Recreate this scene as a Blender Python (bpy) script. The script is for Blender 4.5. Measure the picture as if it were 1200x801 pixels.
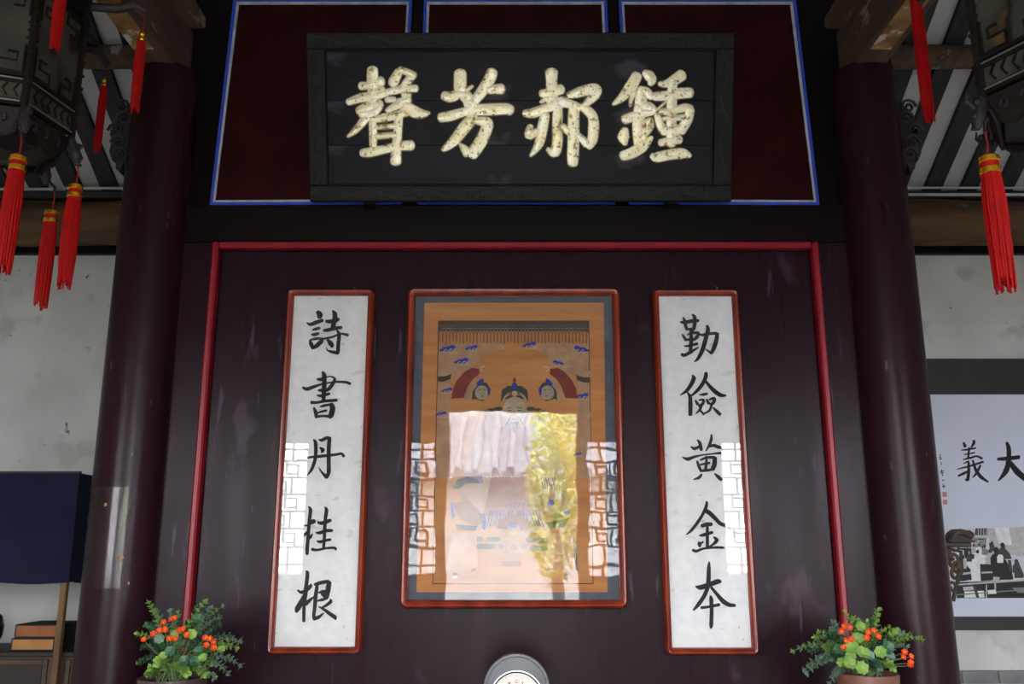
import bpy, math, random
from mathutils import Vector, Matrix
random.seed(7)
for o in list(bpy.data.objects): bpy.data.objects.remove(o)
S = bpy.context.scene
COL = S.collection
R = math.radians

# ------------------------------------------------------------------ camera
F = 1044.0; PITCH = R(13.0); CAM = Vector((-0.0176, -4.5, 1.6))
cd = bpy.data.cameras.new('camera'); cam = bpy.data.objects.new('camera', cd); COL.objects.link(cam)
cd.sensor_fit = 'HORIZONTAL'; cd.sensor_width = 36.0; cd.lens = F * 36.0 / 1200.0
cd.clip_start = 0.05; cd.clip_end = 200
cam.location = CAM; cam.rotation_euler = (R(90) + PITCH, 0, 0)
S.camera = cam
# ------------------------------------------------------------------ world: bright overcast sky
W = bpy.data.worlds.new('overcast_sky'); S.world = W; W.use_nodes = True
bg = W.node_tree.nodes['Background']
bg.inputs['Color'].default_value = (0.92, 0.94, 1.0, 1); bg.inputs['Strength'].default_value = 9.5
# ------------------------------------------------------------------ daylight portals in the openings of the front wall
def portal(name, x0, x1, z0, z1, y):
    l = bpy.data.lights.new(name, 'AREA'); l.shape = 'RECTANGLE'; l.size = x1 - x0; l.size_y = z1 - z0
    l.cycles.is_portal = True
    o = bpy.data.objects.new(name, l); COL.objects.link(o)
    o.location = ((x0 + x1) / 2, y, (z0 + z1) / 2); o.rotation_euler = (R(90), 0, 0)
FY = -6.5                                  # the front wall
OPEN = [(-4.75, -3.65, 1.25, 2.9), (-3.5, -2.47, 1.25, 2.9), (-1.85, -0.9, 1.25, 2.9), (0.86, 1.8, 1.25, 2.9), (2.5, 3.5, 1.25, 2.9), (3.65, 4.75, 0.5, 2.9)]  # outermost two are unseen additions to bring daylight into the side bays
portal('daylight_door', -0.8, 0.76, 0.0, 3.25, FY + 0.1)
for q in OPEN: portal('daylight_window', q[0], q[1], q[2], q[3], FY + 0.1)
# ------------------------------------------------------------------ exposure
S.view_settings.view_transform = 'Standard'; S.view_settings.look = 'None'
S.view_settings.gamma = 1.0; S.view_settings.exposure = 1.62
S.view_settings.use_curve_mapping = False
S.cycles.use_denoising = True
S.cycles.max_bounces = 10; S.cycles.diffuse_bounces = 6; S.cycles.glossy_bounces = 4
S.cycles.transparent_max_bounces = 12
S.cycles.sample_clamp_indirect = 12.0

# ------------------------------------------------------------------ helpers
UPV = Vector((0, -math.sin(PITCH), math.cos(PITCH))); FWD = Vector((0, math.cos(PITCH), math.sin(PITCH)))
def ray(px, py): return Vector(((px - 600) / F, 0, 0)) + FWD + UPV * ((400.5 - py) / F)
def at(px, py, Y):
    d = ray(px, py); return CAM + d * ((Y - CAM.y) / d.y)
class Plane:
    def __init__(s, P, n): s.P = Vector(P); s.n = Vector(n).normalized()
    def at(s, px, py, h=0.0):
        d = ray(px, py); t = (s.P - CAM).dot(s.n) / d.dot(s.n)
        return CAM + d * t + s.n * h
def vplane(Y): return Plane((0, Y, 0), (0, -1, 0))

WPOS = {}
def wpos(o): return WPOS.get(o.name, Vector((0, 0, 0)))
def tag(o, label=None, cat=None, group=None, kind=None):
    if label: o['label'] = label
    if cat: o['category'] = cat
    if group: o['group'] = group
    if kind: o['kind'] = kind
    return o
def link(o, parent, w):
    COL.objects.link(o); WPOS[o.name] = Vector(w)
    if parent is not None:
        o.parent = parent; o.location = Vector(w) - wpos(parent)
    else: o.location = w
    return o
def empty(name, loc, label=None, cat=None, group=None, kind=None):
    o = bpy.data.objects.new(name, None); o.empty_display_size = 0.05
    link(o, None, loc); return tag(o, label, cat, group, kind)
def copy_to(o, parent, w, rot=None):          # an alike piece sharing mesh data
    c = o.copy(); link(c, parent, w)
    if rot is not None: c.rotation_euler = rot
    return c

class MB:
    def __init__(s): s.v = []; s.f = []; s.m = []
    def add(s, vs, fs, mi=0):
        b = len(s.v); s.v += [tuple(x) for x in vs]
        s.f += [tuple(b + i for i in q) for q in fs]; s.m += [mi] * len(fs)
    def box(s, lo, hi, mi=0, M=None, bev=0.0):
        x0, y0, z0 = lo; x1, y1, z1 = hi
        if bev > 0:
            b = min(bev, (x1-x0)*.45, (y1-y0)*.45, (z1-z0)*.45)
            vs = []; idx = {}
            for i, (X, sx) in enumerate(((x0, 1), (x1, -1))):
                for j, (Y, sy) in enumerate(((y0, 1), (y1, -1))):
                    for k, (Z, sz) in enumerate(((z0, 1), (z1, -1))):
                        for a, p in enumerate(((X, Y+sy*b, Z+sz*b), (X+sx*b, Y, Z+sz*b), (X+sx*b, Y+sy*b, Z))):
                            idx[(i, j, k, a)] = len(vs); vs.append(p)
            I = idx; fs = []
            def q(*t): fs.append([I[x] for x in t])
            q((0,0,0,0),(0,0,1,0),(0,1,1,0),(0,1,0,0)); q((1,0,0,0),(1,1,0,0),(1,1,1,0),(1,0,1,0))
            q((0,0,0,1),(1,0,0,1),(1,0,1,1),(0,0,1,1)); q((0,1,0,1),(0,1,1,1),(1,1,1,1),(1,1,0,1))
            q((0,0,0,2),(0,1,0,2),(1,1,0,2),(1,0,0,2)); q((0,0,1,2),(1,0,1,2),(1,1,1,2),(0,1,1,2))
            for j in (0,1):
                for k in (0,1):
                    t = [(0,j,k,1),(1,j,k,1),(1,j,k,2),(0,j,k,2)]; q(*(t if (j+k) % 2 else t[::-1]))
            for i in (0,1):
                for k in (0,1):
                    t = [(i,0,k,0),(i,1,k,0),(i,1,k,2),(i,0,k,2)]; q(*(t[::-1] if (i+k) % 2 else t))
            for i in (0,1):
                for j in (0,1):
                    t = [(i,j,0,0),(i,j,1,0),(i,j,1,1),(i,j,0,1)]; q(*(t if (i+j) % 2 else t[::-1]))
            for i in (0,1):
                for j in (0,1):
                    for k in (0,1):
                        t = [(i,j,k,0),(i,j,k,1),(i,j,k,2)]; q(*(t if (i+j+k) % 2 else t[::-1]))
        else:
            vs = [(x0,y0,z0),(x1,y0,z0),(x1,y1,z0),(x0,y1,z0),(x0,y0,z1),(x1,y0,z1),(x1,y1,z1),(x0,y1,z1)]
            fs = [(0,3,2,1),(4,5,6,7),(0,1,5,4),(1,2,6,5),(2,3,7,6),(3,0,4,7)]
        if M is not None: vs = [M @ Vector(p) for p in vs]
        s.add(vs, fs, mi)
    def prism(s, pts, off, mi=0):             # polygon (3D points) pushed along a vector, closed
        n = len(pts); off = Vector(off)
        s.add([Vector(p) for p in pts] + [Vector(p) + off for p in pts],
              [tuple(range(n))[::-1], tuple(range(n, 2*n))] + [(i, (i+1) % n, n+(i+1) % n, n+i) for i in range(n)], mi)
    def tube(s, path, rad, n=8, mi=0, cap=True, sq=1.0):
        path = [Vector(p) for p in path]; k = len(path)
        if not hasattr(rad, '__len__'): rad = [rad] * k
        ref = None; vs = []; fs = []
        for i in range(k):
            t = (path[min(i+1, k-1)] - path[max(i-1, 0)]).normalized()
            if ref is None: ref = Vector((0, 0, 1)) if abs(t.z) < .9 else Vector((1, 0, 0))
            u = (ref - t * ref.dot(t)).normalized(); w = t.cross(u); ref = u
            for j in range(n):
                a = 2*math.pi*j/n + (math.pi/n if n == 4 else 0)
                vs.append(path[i] + (u*math.cos(a) + w*math.sin(a)*sq) * rad[i])
        for i in range(k-1):
            for j in range(n):
                fs.append((i*n+j, i*n+(j+1) % n, (i+1)*n+(j+1) % n, (i+1)*n+j))
        if cap: fs += [tuple(range(n))[::-1], tuple((k-1)*n+j for j in range(n))]
        s.add(vs, fs, mi)
    def lathe(s, prof, c, n=32, mi=0, M=None, cap=True):
        vs = []; fs = []; k = len(prof); c = Vector(c)
        for r, z in prof:
            for j in range(n):
                a = 2*math.pi*j/n; p = Vector((r*math.cos(a), r*math.sin(a), z))
                vs.append(c + (M @ p if M is not None else p))
        for i in range(k-1):
            for j in range(n): fs.append((i*n+j, i*n+(j+1) % n, (i+1)*n+(j+1) % n, (i+1)*n+j))
        if cap: fs += [tuple(range(n))[::-1], tuple((k-1)*n+j for j in range(n))]
        s.add(vs, fs, mi)
    def ball(s, c, r, mi=0, n=10, m=6, sc=(1,1,1)):
        c = Vector(c); vs = []; fs = []
        for i in range(1, m):
            for j in range(n):
                a = math.pi*i/m; b = 2*math.pi*j/n
                vs.append(c + Vector((r*sc[0]*math.sin(a)*math.cos(b), r*sc[1]*math.sin(a)*math.sin(b), r*sc[2]*math.cos(a))))
        vs += [c + Vector((0,0,r*sc[2])), c - Vector((0,0,r*sc[2]))]; N = (m-1)*n
        for i in range(m-2):
            for j in range(n): fs.append((i*n+j, (i+1)*n+j, (i+1)*n+(j+1) % n, i*n+(j+1) % n))
        for j in range(n):
            fs.append((N, j, (j+1) % n)); fs.append((N+1, (m-2)*n+(j+1) % n, (m-2)*n+j))
        s.add(vs, fs, mi)
    def build(s, name, mats, parent=None, smooth=False, base=False):
        if not isinstance(mats, (list, tuple)): mats = [mats]
        xs = [Vector(p) for p in s.v]
        lo = Vector((min(p.x for p in xs), min(p.y for p in xs), min(p.z for p in xs)))
        hi = Vector((max(p.x for p in xs), max(p.y for p in xs), max(p.z for p in xs)))
        c = (lo + hi) / 2
        if base: c.z = lo.z
        me = bpy.data.meshes.new(name); me.from_pydata([tuple(p - c) for p in xs], [], s.f)
        for m in mats: me.materials.append(m)
        if len(mats) > 1: me.polygons.foreach_set('material_index', s.m)
        if smooth:
            me.polygons.foreach_set('use_smooth', [True]*len(s.f))
            if smooth is not True: me.set_sharp_from_angle(angle=R(smooth))
        me.update()
        return link(bpy.data.objects.new(name, me), parent, c)
def boxo(name, lo, hi, mat, parent=None, bev=0.0):
    m = MB(); m.box(lo, hi, bev=bev); return m.build(name, mat, parent)

# ------------------------------------------------------------------ materials
def lin(c):
    return tuple(((x/255)/12.92 if x/255 <= .04045 else ((x/255+.055)/1.055)**2.4) for x in c) + (1,)
def mat(name, c, rough=.6, metal=0.0, spec=.5, var=None, vs=6.0, stretch=(1,1,1), bump=0.0, bs=40.0, marks=None, coat=0.0, rv=0.0):
    """c: sRGB base; var: second sRGB colour mixed in by noise; marks: (colour, scale, threshold, stretch) scuffs."""
    m = bpy.data.materials.new(name); m.use_nodes = True; nt = m.node_tree; N = nt.nodes; L = nt.links
    b = N['Principled BSDF']; b.inputs['Base Color'].default_value = lin(c)
    b.inputs['Roughness'].default_value = rough; b.inputs['Metallic'].default_value = metal
    b.inputs['Specular IOR Level'].default_value = spec; b.inputs['Coat Weight'].default_value = coat
    b.inputs['Coat Roughness'].default_value = .12
    if not (var or bump or marks): return m
    tc = N.new('ShaderNodeTexCoord'); geo = tc.outputs['Object']
    def noise(scale, st, det=5.0):
        mp = N.new('ShaderNodeMapping'); mp.inputs['Scale'].default_value = st; L.new(geo, mp.inputs['Vector'])
        n = N.new('ShaderNodeTexNoise'); n.inputs['Scale'].default_value = scale; n.inputs['Detail'].default_value = det
        L.new(mp.outputs['Vector'], n.inputs['Vector']); return n.outputs['Fac']
    cur = None
    def ramp(fac, a, z):
        r = N.new('ShaderNodeMapRange'); r.inputs['From Min'].default_value = a; r.inputs['From Max'].default_value = z
        L.new(fac, r.inputs['Value']); return r.outputs['Result']
    def mix(fac, c1, c2):
        x = N.new('ShaderNodeMix'); x.data_type = 'RGBA'; L.new(fac, x.inputs['Factor'])
        for sck, cc in (('A', c1), ('B', c2)):
            i = [q for q in x.inputs if q.name == sck and q.type == 'RGBA'][0]
            if isinstance(cc, tuple): i.default_value = cc
            else: L.new(cc, i)
        return [q for q in x.outputs if q.type == 'RGBA'][0]
    cur = lin(c)
    if var:
        fac = ramp(noise(vs, stretch), .32, .68); cur = mix(fac, cur, lin(var))
        if rv:
            rr = N.new('ShaderNodeMath'); rr.operation = 'MULTIPLY_ADD'; L.new(fac, rr.inputs[0])
            rr.inputs[1].default_value = rv; rr.inputs[2].default_value = rough; L.new(rr.outputs[0], b.inputs['Roughness'])
    for mk in (marks or []):
        cur = mix(ramp(noise(mk[1], mk[3], 3.0), mk[2], mk[2] + .06), cur, lin(mk[0]))
    if not isinstance(cur, tuple): L.new(cur, b.inputs['Base Color'])
    if bump:
        bn = N.new('ShaderNodeBump'); bn.inputs['Strength'].default_value = bump; bn.inputs['Distance'].default_value = .01
        L.new(noise(bs, stretch), bn.inputs['Height']); L.new(bn.outputs['Normal'], b.inputs['Normal'])
    return m
def film(name, refl, bump=0.0, bs=6.0, rough=.015):
    """thin clear pane: passes what lies behind, mirrors a little of the room"""
    m = bpy.data.materials.new(name); m.use_nodes = True; nt = m.node_tree; N = nt.nodes; L = nt.links
    N.remove(N['Principled BSDF']); out = N['Material Output']
    tr = N.new('ShaderNodeBsdfTransparent'); gl = N.new('ShaderNodeBsdfGlossy'); gl.inputs['Roughness'].default_value = rough
    fr = N.new('ShaderNodeFresnel'); fr.inputs['IOR'].default_value = 1.5
    mu = N.new('ShaderNodeMath'); mu.operation = 'MULTIPLY'; mu.inputs[1].default_value = refl; mu.use_clamp = True
    L.new(fr.outputs[0], mu.inputs[0])
    mx = N.new('ShaderNodeMixShader'); L.new(mu.outputs[0], mx.inputs[0]); L.new(tr.outputs[0], mx.inputs[1]); L.new(gl.outputs[0], mx.inputs[2])
    L.new(mx.outputs[0], out.inputs['Surface'])
    if bump:
        tc = N.new('ShaderNodeTexCoord'); n = N.new('ShaderNodeTexNoise'); n.inputs['Scale'].default_value = bs; n.inputs['Detail'].default_value = 1.5
        L.new(tc.outputs['Object'], n.inputs['Vector'])
        bn = N.new('ShaderNodeBump'); bn.inputs['Strength'].default_value = 1.0; bn.inputs['Distance'].default_value = bump
        L.new(n.outputs['Fac'], bn.inputs['Height']); L.new(bn.outputs['Normal'], gl.inputs['Normal']); 
    return m

PLASTER = mat('old_white_plaster', (214,214,210), .9, var=(196,196,192), vs=2.2, bump=.15, bs=14,
              marks=[((190,188,184), 3.0, .6, (1,1,1)), ((104,102,98), 14.0, .705, (1,1,.8))])
LACQ = mat('dark_purple_lacquer', (41,22,32), .25, spec=.13, var=(33,18,26), vs=3.0, stretch=(3,3,.35), bump=.03, bs=9, rv=.08,
           marks=[((72,58,68), 13.0, .655, (2.2,1,.25)), ((62,48,58), 4.0, .66, (1,1,.6))])
COLUMN = mat('column_lacquer', (43,20,28), .25, spec=.17, var=(35,16,22), vs=2.5, stretch=(3,3,.4), rv=.1,
             marks=[((92,78,86), 24.0, .7, (1.5,1.5,.35))])
BEAMD = mat('dark_beam_lacquer', (22,14,15), .4, spec=.15, var=(18,13,14), vs=3.0, stretch=(.4,3,3))
MAROON = mat('maroon_panel', (56,8,10), .55, spec=.15, var=(36,6,8), vs=4)
BLUE = mat('blue_paint', (40,72,205), .55, var=(52,86,190), vs=9)
WHITEP = mat('white_paint_line', (200,205,212), .6, var=(160,165,172), vs=12)
REDM = mat('red_moulding_paint', (150,22,40), .38, var=(128,18,34), vs=10, stretch=(1,1,.3))
TIMBER = mat('old_timber', (96,72,52), .8, var=(64,48,38), vs=4, stretch=(4,.5,4), bump=.3, bs=12, marks=[((150,142,130), 7.0, .63, (1,.5,1))])
LOG = mat('brown_log', (110,78,44), .7, var=(62,46,34), vs=3, stretch=(.6,4,4), bump=.2, bs=10, marks=[((120,116,110), 6.0, .68, (.5,1,1))])
RAFTER = mat('dark_rafter', (58,56,58), .8, var=(44,43,46), vs=5, stretch=(4,.6,4), marks=[((120,120,124), 7.0, .72, (1.6,.8,1))])
DECK = mat('whitewashed_roof_boards', (205,206,204), .9, var=(188,189,188), vs=3)
STRIPW = mat('white_conduit_plastic', (190,192,194), .5)
STONE = mat('grey_stone_floor', (168,164,158), .45, var=(148,144,138), vs=2.5)
BRICK = mat('grey_brick', (138,138,138), .85, var=(112,112,114), vs=7, bump=.3, bs=25)
MORTAR = mat('brick_mortar', (178,176,172), .95)
PLAQUE = mat('black_lacquer_board', (27,25,32), .42, spec=.12, var=(18,17,22), vs=4, stretch=(.6,1,2), bump=.05, bs=8, marks=[((58,56,64), 4.5, .64, (.6,1,1.4))])
PLAQF = mat('dark_carved_frame', (31,32,30), .5, spec=.14, var=(28,29,28), vs=12, bump=.4, bs=22)
VINE = mat('vine_relief', (52,53,49), .5, spec=.2, var=(44,45,42), vs=14)
GOLD = mat('aged_gold_leaf', (255,251,226), .38, metal=.35, var=(244,230,180), vs=16, bump=.3, bs=45, marks=[((176,158,110), 34.0, .6, (1,1,1)), ((104,90,58), 60.0, .62, (1,1,1))])
GOLDDIM = mat('gold_outline', (150,138,96), .5, metal=.4)
INKBLACK = mat('black_lacquer_edge', (12,12,14), .5)
INK = mat('black_ink', (26,28,32), .75)
ROSE = mat('polished_rosewood', (146,52,26), .26, var=(104,32,16), vs=7, stretch=(2,2,.5), coat=.3)
PAPER = mat('calligraphy_paper', (226,226,225), .85, var=(216,216,215), vs=22, bump=.05, bs=60, marks=[((190,182,164), 30.0, .71, (1,1,1)), ((206,203,197), 9.0, .64, (1,1,3))])
GLASS = film('clear_glass', 1.9)
FILM = film('wavy_plastic_film', 2.0, bump=.0007, bs=4.5)
TASSEL = mat('red_silk_strands', (190,12,8), .6, spec=.25, var=(150,7,7), vs=60, stretch=(6,6,.3))
TGOLD = mat('gold_band', (236,176,40), .25, metal=.85)
CORD = mat('red_cord', (150,16,16), .7)
DWOOD = mat('dark_lantern_wood', (34,27,24), .5, spec=.25, var=(24,20,18), vs=8)
LPANEL = mat('painted_lantern_glass', (84,82,72), .4, spec=.3, var=(54,54,46), vs=5, marks=[((34,34,30), 9.0, .57, (1,1,.6)), ((104,74,42), 6.0, .64, (1,1,1))])
SILVERP = mat('silver_line', (128,126,122), .4, metal=.4)
CARVE = mat('weathered_carving', (54,47,50), .6, var=(32,28,30), vs=14)
NAVY = mat('navy_cloth', (33,34,60), .95, spec=.2, var=(27,28,50), vs=4, bump=.1, bs=120)
OAK = mat('worn_oak', (128,96,54), .6, var=(88,62,34), vs=5, stretch=(4,4,.5))
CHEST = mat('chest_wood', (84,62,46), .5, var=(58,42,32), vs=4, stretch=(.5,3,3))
CHESTD = mat('chest_dark_wood', (46,36,30), .55, var=(34,27,24), vs=4, stretch=(.5,3,3))  # darker wood for top board, edge strip and drawer panels
BOXL = mat('tan_book_box', (186,132,74), .65, var=(162,110,58), vs=6)
BOXD = mat('brown_book_box', (160,98,48), .65, var=(132,78,36), vs=6)
BOXN = mat('navy_book_case', (34,36,44), .8)
VASEM = mat('dark_glazed_vase', (26,26,30), .2)
# ================================================================== THE SETTING
BY = 1.8                                                     # back wall
SLOPE = math.tan(R(30))
P0 = at(600, 222, BY - .12)                                  # roof underside passes here
def roofz(y): return P0.z + (P0.y - y) * SLOPE
RIDGE = -2.35
fl = tag(boxo('floor', (-5.4, FY - .2, -.1), (5.4, BY + .2, 0), STONE), kind='structure', label='grey stone floor of the hall')
ZW = at(600, 297, BY).z
m = MB(); m.box((-5.4, BY, 0), (5.4, BY + .2, roofz(BY) + .2)); wb = m.build('wall_back', PLASTER); tag(wb, 'old white plastered back wall', kind='structure')
for nm, sx in (('wall_left', -1), ('wall_right', 1)):
    m = MB(); X = 5.2 * sx
    ys = [FY, RIDGE, BY]; zs = [roofz(2*RIDGE - FY), roofz(RIDGE), roofz(BY)]
    m.prism([(X, FY, 0), (X, BY, 0), (X, BY, zs[2]), (X, RIDGE, zs[1]), (X, FY, zs[0])], (.2*sx, 0, 0))
    tag(m.build(nm, PLASTER), 'white plastered gable wall', kind='structure')
# ceiling: whitewashed boards on dark rafters, back slope in view
ce = empty('ceiling', (0, RIDGE, roofz(RIDGE)), 'whitewashed sloping roof underside with dark rafters', kind='structure')
m = MB(); m.prism([(-5.4, BY + .3, roofz(BY + .3)), (5.4, BY + .3, roofz(BY + .3)), (5.4, RIDGE, roofz(RIDGE)), (-5.4, RIDGE, roofz(RIDGE))], (0, 0, .12))
m.build('roof_boards', DECK, ce)
m = MB(); ov = FY - .75; m.prism([(-5.4, RIDGE, roofz(RIDGE)), (5.4, RIDGE, roofz(RIDGE)), (5.4, ov, roofz(2*RIDGE - ov)), (-5.4, ov, roofz(2*RIDGE - ov))], (0, 0, .12))
m.build('roof_boards', DECK, ce)
# rafters: positions read from the photograph at the eave line
pitch = (at(1108, 218, BY-.1).x - at(1066.5, 218, BY-.1).x)
x0 = at(1088, 218, BY-.1).x
first = None
k = -int((x0 + 5.1) / pitch)
while x0 + k*pitch < 5.1:
    x = x0 + k*pitch; k += 1
    if first is None:
        m = MB(); w = pitch*.46/2; ya, yb = BY, RIDGE; h = .05
        m.prism([(x-w, ya, roofz(ya)+.005), (x+w, ya, roofz(ya)+.005), (x+w, yb, roofz(yb)+.005), (x-w, yb, roofz(yb)+.005)], (0, 0, -h))
        first = m.build('rafter', RAFTER, ce); fc = WPOS[first.name].copy()
    else: copy_to(first, ce, (x, fc.y, fc.z))
# eave log, plank and plaster ledge above the back wall
def xlog(name, px_y0, px_y1, Y, matl, label, cat, side):
    zt = at(600, px_y0, Y).z; zb = at(600, px_y1, Y).z; r = (zt - zb)/2
    x0, x1 = (-5.15, -.3) if side < 0 else (.3, 5.15)
    m = MB(); n = 9
    m.tube([(x0 + (x1-x0)*i/n, Y + .008*math.sin(i*2.1), (zt+zb)/2 + .01*math.sin(i*1.7+side)) for i in range(n+1)], [r*(1+.05*math.sin(i*2.9)) for i in range(n+1)], 14)
    return tag(m.build(name, matl, smooth=40), label, cat)
for sd, w in ((-1, 'left'), (1, 'right')):
    xlog('eave_log', 236, 286, BY - .19, LOG, f'weathered brown log along the top of the back wall, {w} of the columns', 'beam', sd)
    a, b = (-5.15, -.3) if sd < 0 else (.3, 5.15)
    z0, z1 = at(600, 297, BY-.05).z, at(600, 287, BY-.05).z
    tag(boxo('trim_1' if sd < 0 else 'trim_2', (a, BY-.06, z0), (b, BY-.002, z1), BEAMD, bev=.006), 'dark ledge strip under the eave log', kind='structure')
    zt, zb = at(600, 225, BY-.17).z, at(600, 233.5, BY-.17).z
    tag(boxo('eave_plank', (a, BY-.2, zb), (b, BY-.13, zt), RAFTER, bev=.006), f'flat grey plank resting on the eave log, {w} of the columns', 'plank')
    # purlin crossing under the rafters
    py, pr = 1.4, .075
    while True:
        zc = roofz(py) - .055 - pr/math.cos(R(30)); d_ = Vector((0, py, zc)) - CAM
        if 400.5 - F*d_.dot(UPV)/d_.dot(FWD) < 67: break
        py -= .01
    m = MB(); m.tube([(a + (b-a)*i/6, py, zc + .006*math.sin(i*2)) for i in range(7)], pr, 14)
    tag(m.build('purlin', TIMBER, smooth=40), f'dim brown purlin crossing below the rafters, {w} of the columns', 'beam')
def conduit(x0, x1, y, lab, r=.011):
    p, q = at(x0, y, BY-.24), at(x1, y, BY-.24)
    m = MB(); m.tube([p, p.lerp(q, .5), q], r, 8)
    c = m.build('cable_conduit', STRIPW, smooth=40); tag(c, lab, 'conduit')
conduit(-120, 63, 221.5, 'thin white cable conduit at the far left under the rafters')
conduit(74, 210, 220.5, 'thin white cable conduit behind the red tassels beside the left column')
conduit(1020, 1320, 220, 'upper white cable conduit right of the right column', .009)
conduit(1020, 1320, 228, 'lower white cable conduit right of the right column', .013)
# grey brick dado of the back wall
BH = at(600, 784, BY).z; bl, bh = .245, BH/9
firstb = None; nb = 0
for sd in (-1, 1):
    xa, xb = (-4.2, -1.6) if sd < 0 else (1.75, 4.35)
    boxo('mortar_bed', (xa, BY-.012, 0), (xb, BY-.001, BH-.004), MORTAR, wb)
    for r_ in range(9):
        x = xa + (bl/2 if r_ % 2 else 0)
        while x + bl <= xb + .01:
            z = (r_ + .5)*bh
            if firstb is None:
                mm = MB(); mm.box((x+.004, BY-.03, z-bh/2+.004), (x+bl-.004, BY-.003, z+bh/2-.004), bev=.004); firstb = mm.build('brick', BRICK, wb)
                fy = WPOS[firstb.name].y
            else: copy_to(firstb, wb, (x + bl/2, fy + random.uniform(-.003, .003), z))
            x += bl
# ---- front wall behind the camera: door and lattice windows, the outermost pair added for daylight
WF = mat('front_wall_wood', (116,98,88), .5, var=(98,82,74), vs=4)
m = MB(); T0, T1 = FY-.06, FY+.06; ztop = roofz(2*RIDGE-FY)
xs = [-5.2] + [v for q in OPEN[:3] for v in q[:2]] + [-.8, .76] + [v for q in OPEN[3:] for v in q[:2]] + [5.2]
for i in range(0, len(xs), 2): m.box((xs[i], T0, 0), (xs[i+1], T1, ztop))
for q in OPEN: m.box((q[0], T0, 0), (q[1], T1, q[2])); m.box((q[0], T0, q[3]), (q[1], T1, ztop))
m.box((-.8, T0, 3.25), (.76, T1, ztop))
tag(m.build('wall_front', WF), 'wooden front wall with door and lattice windows', kind='structure')
LAT = mat('lattice_wood', (88,66,54), .5)
for i, (a, b, c, d) in enumerate(OPEN):
    wn = empty(f'window_{i+1}', ((a+b)/2, FY, c), 'brown wooden lattice window', kind='structure')
    m = MB(); t = .045
    for lo, hi in (((a,T0,c),(a+t,T1,d)), ((b-t,T0,c),(b,T1,d)), ((a+t,T0,c),(b-t,T1,c+t)), ((a+t,T0,d-t),(b-t,T1,d))): m.box(lo, hi)
    m.build('window_frame', LAT, wn)
    w, h = b-a-2*t, d-c-2*t; X = lambda u: a+t+w*u; Z = lambda v: c+t+h*v
    bars = []
    VS = (.07, .2, .34, .47, .6, .73, .86, .95)
    for v in VS: bars.append((0, v, 1, v))
    for u in (.2, .5, .8): bars += [(u, 0, u, .2), (u, .34, u, .47), (u, .6, u, .73), (u, .86, u, 1)]
    for u in (.35, .65): bars += [(u, .2, u, .34), (u, .47, u, .6), (u, .73, u, .86)]
    for u, v in ((.2,.27),(.5,.27),(.8,.27),(.35,.405),(.65,.405),(.2,.535),(.5,.535),(.8,.535),(.35,.665),(.65,.665),(.2,.795),(.5,.795),(.8,.795)):
        du, dv = .075, .036     # small interlocking squares of the key pattern
        bars += [(u-du, v-dv, u+du, v-dv), (u-du, v+dv, u+du, v+dv), (u-du, v-dv, u-du, v+.066), (u+du, v-.066, u+du, v+dv)]
    for (u0, v0, u1, v1) in bars:
        e = .014
        boxo('lattice_bar', (X(u0)-(e if u0 == u1 else 0), FY-.015, Z(v0)-(e if v0 == v1 else 0)), (X(u1)+(e if u0 == u1 else 0), FY+.015, Z(v1)+(e if v0 == v1 else 0)), LAT, wn)
m = MB()
for lo, hi in (((-.86,FY-.1,0),(-.8,FY+.1,3.31)), ((.76,FY-.1,0),(.82,FY+.1,3.31)), ((-.8,FY-.1,3.25),(.76,FY+.1,3.31))): m.box(lo, hi)
tag(m.build('trim_3', LAT), 'wooden door frame of the open front door', kind='structure')
# ---- courtyard, opposite hall and tree: what the door looks out on
GROUND = mat('courtyard_paving', (112,111,108), .9, var=(98,97,94), vs=1.2)
tag(boxo('courtyard_ground', (-40, -60, -.14), (40, FY-.2, -.04), GROUND), 'pale paved courtyard outside the front door', kind='structure')
OW = mat('lime_washed_wall', (222,222,220), .9, var=(205,205,204), vs=1.5)
TILE = mat('pale_roof_tile', (176,176,180), .8, var=(140,140,146), vs=6)
OY = FY - 8.0
ob = empty('opposite_hall', (0, OY, -.04), 'white walled hall with grey tiled roof across the courtyard', 'building')
boxo('wall', (-3.5, OY-3.6, -.04), (3.5, OY-.6, 3.1), OW, ob)
m = MB(); m.prism([(-3.8, OY+.1, 3.05), (3.8, OY+.1, 3.05), (3.8, OY-3.4, 4.75), (-3.8, OY-3.4, 4.75)], (0, 0, .1)); rf = m.build('roof', TILE, ob)
m = MB(); m.box((-3.8, OY-3.55, 4.7), (3.8, OY-3.3, 4.98), bev=.04); m.build('ridge', OW, ob)
fr_ = None
for i in range(19):
    x = -3.6 + i*.4
    if fr_ is None:
        m = MB(); m.tube([(x, OY+.12, 3.17), (x, OY-3.3, 4.83)], .085, 8); fr_ = m.build('tile_rib', TILE, rf, smooth=40); c0 = WPOS[fr_.name].copy()
    else: copy_to(fr_, rf, (x, c0.y, c0.z))
LEAFY = mat('yellow_green_leaves', (236,232,150), .7, var=(190,204,120), vs=2)
BARK = mat('tree_bark', (92,76,60), .9)
tc_ = Vector((.74, OY + 3.0, -.04))
tr = empty('courtyard_tree', tc_, 'yellow green leafy tree standing in the courtyard', 'tree')
m = MB(); m.tube([tc_, tc_+Vector((.05,.02,1.2)), tc_+Vector((-.05,.05,2.4)), tc_+Vector((.1,0,3.4))], [.13,.1,.07,.03], 8)
for a in range(6): m.tube([tc_+Vector((0,0,1.3+.25*a)), tc_+Vector((.38*math.cos(a*2.2), .38*math.sin(a*2.2), 2.1+.3*a))], [.04,.012], 6)
m.build('trunk', BARK, tr, smooth=50)
m = MB()
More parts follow.
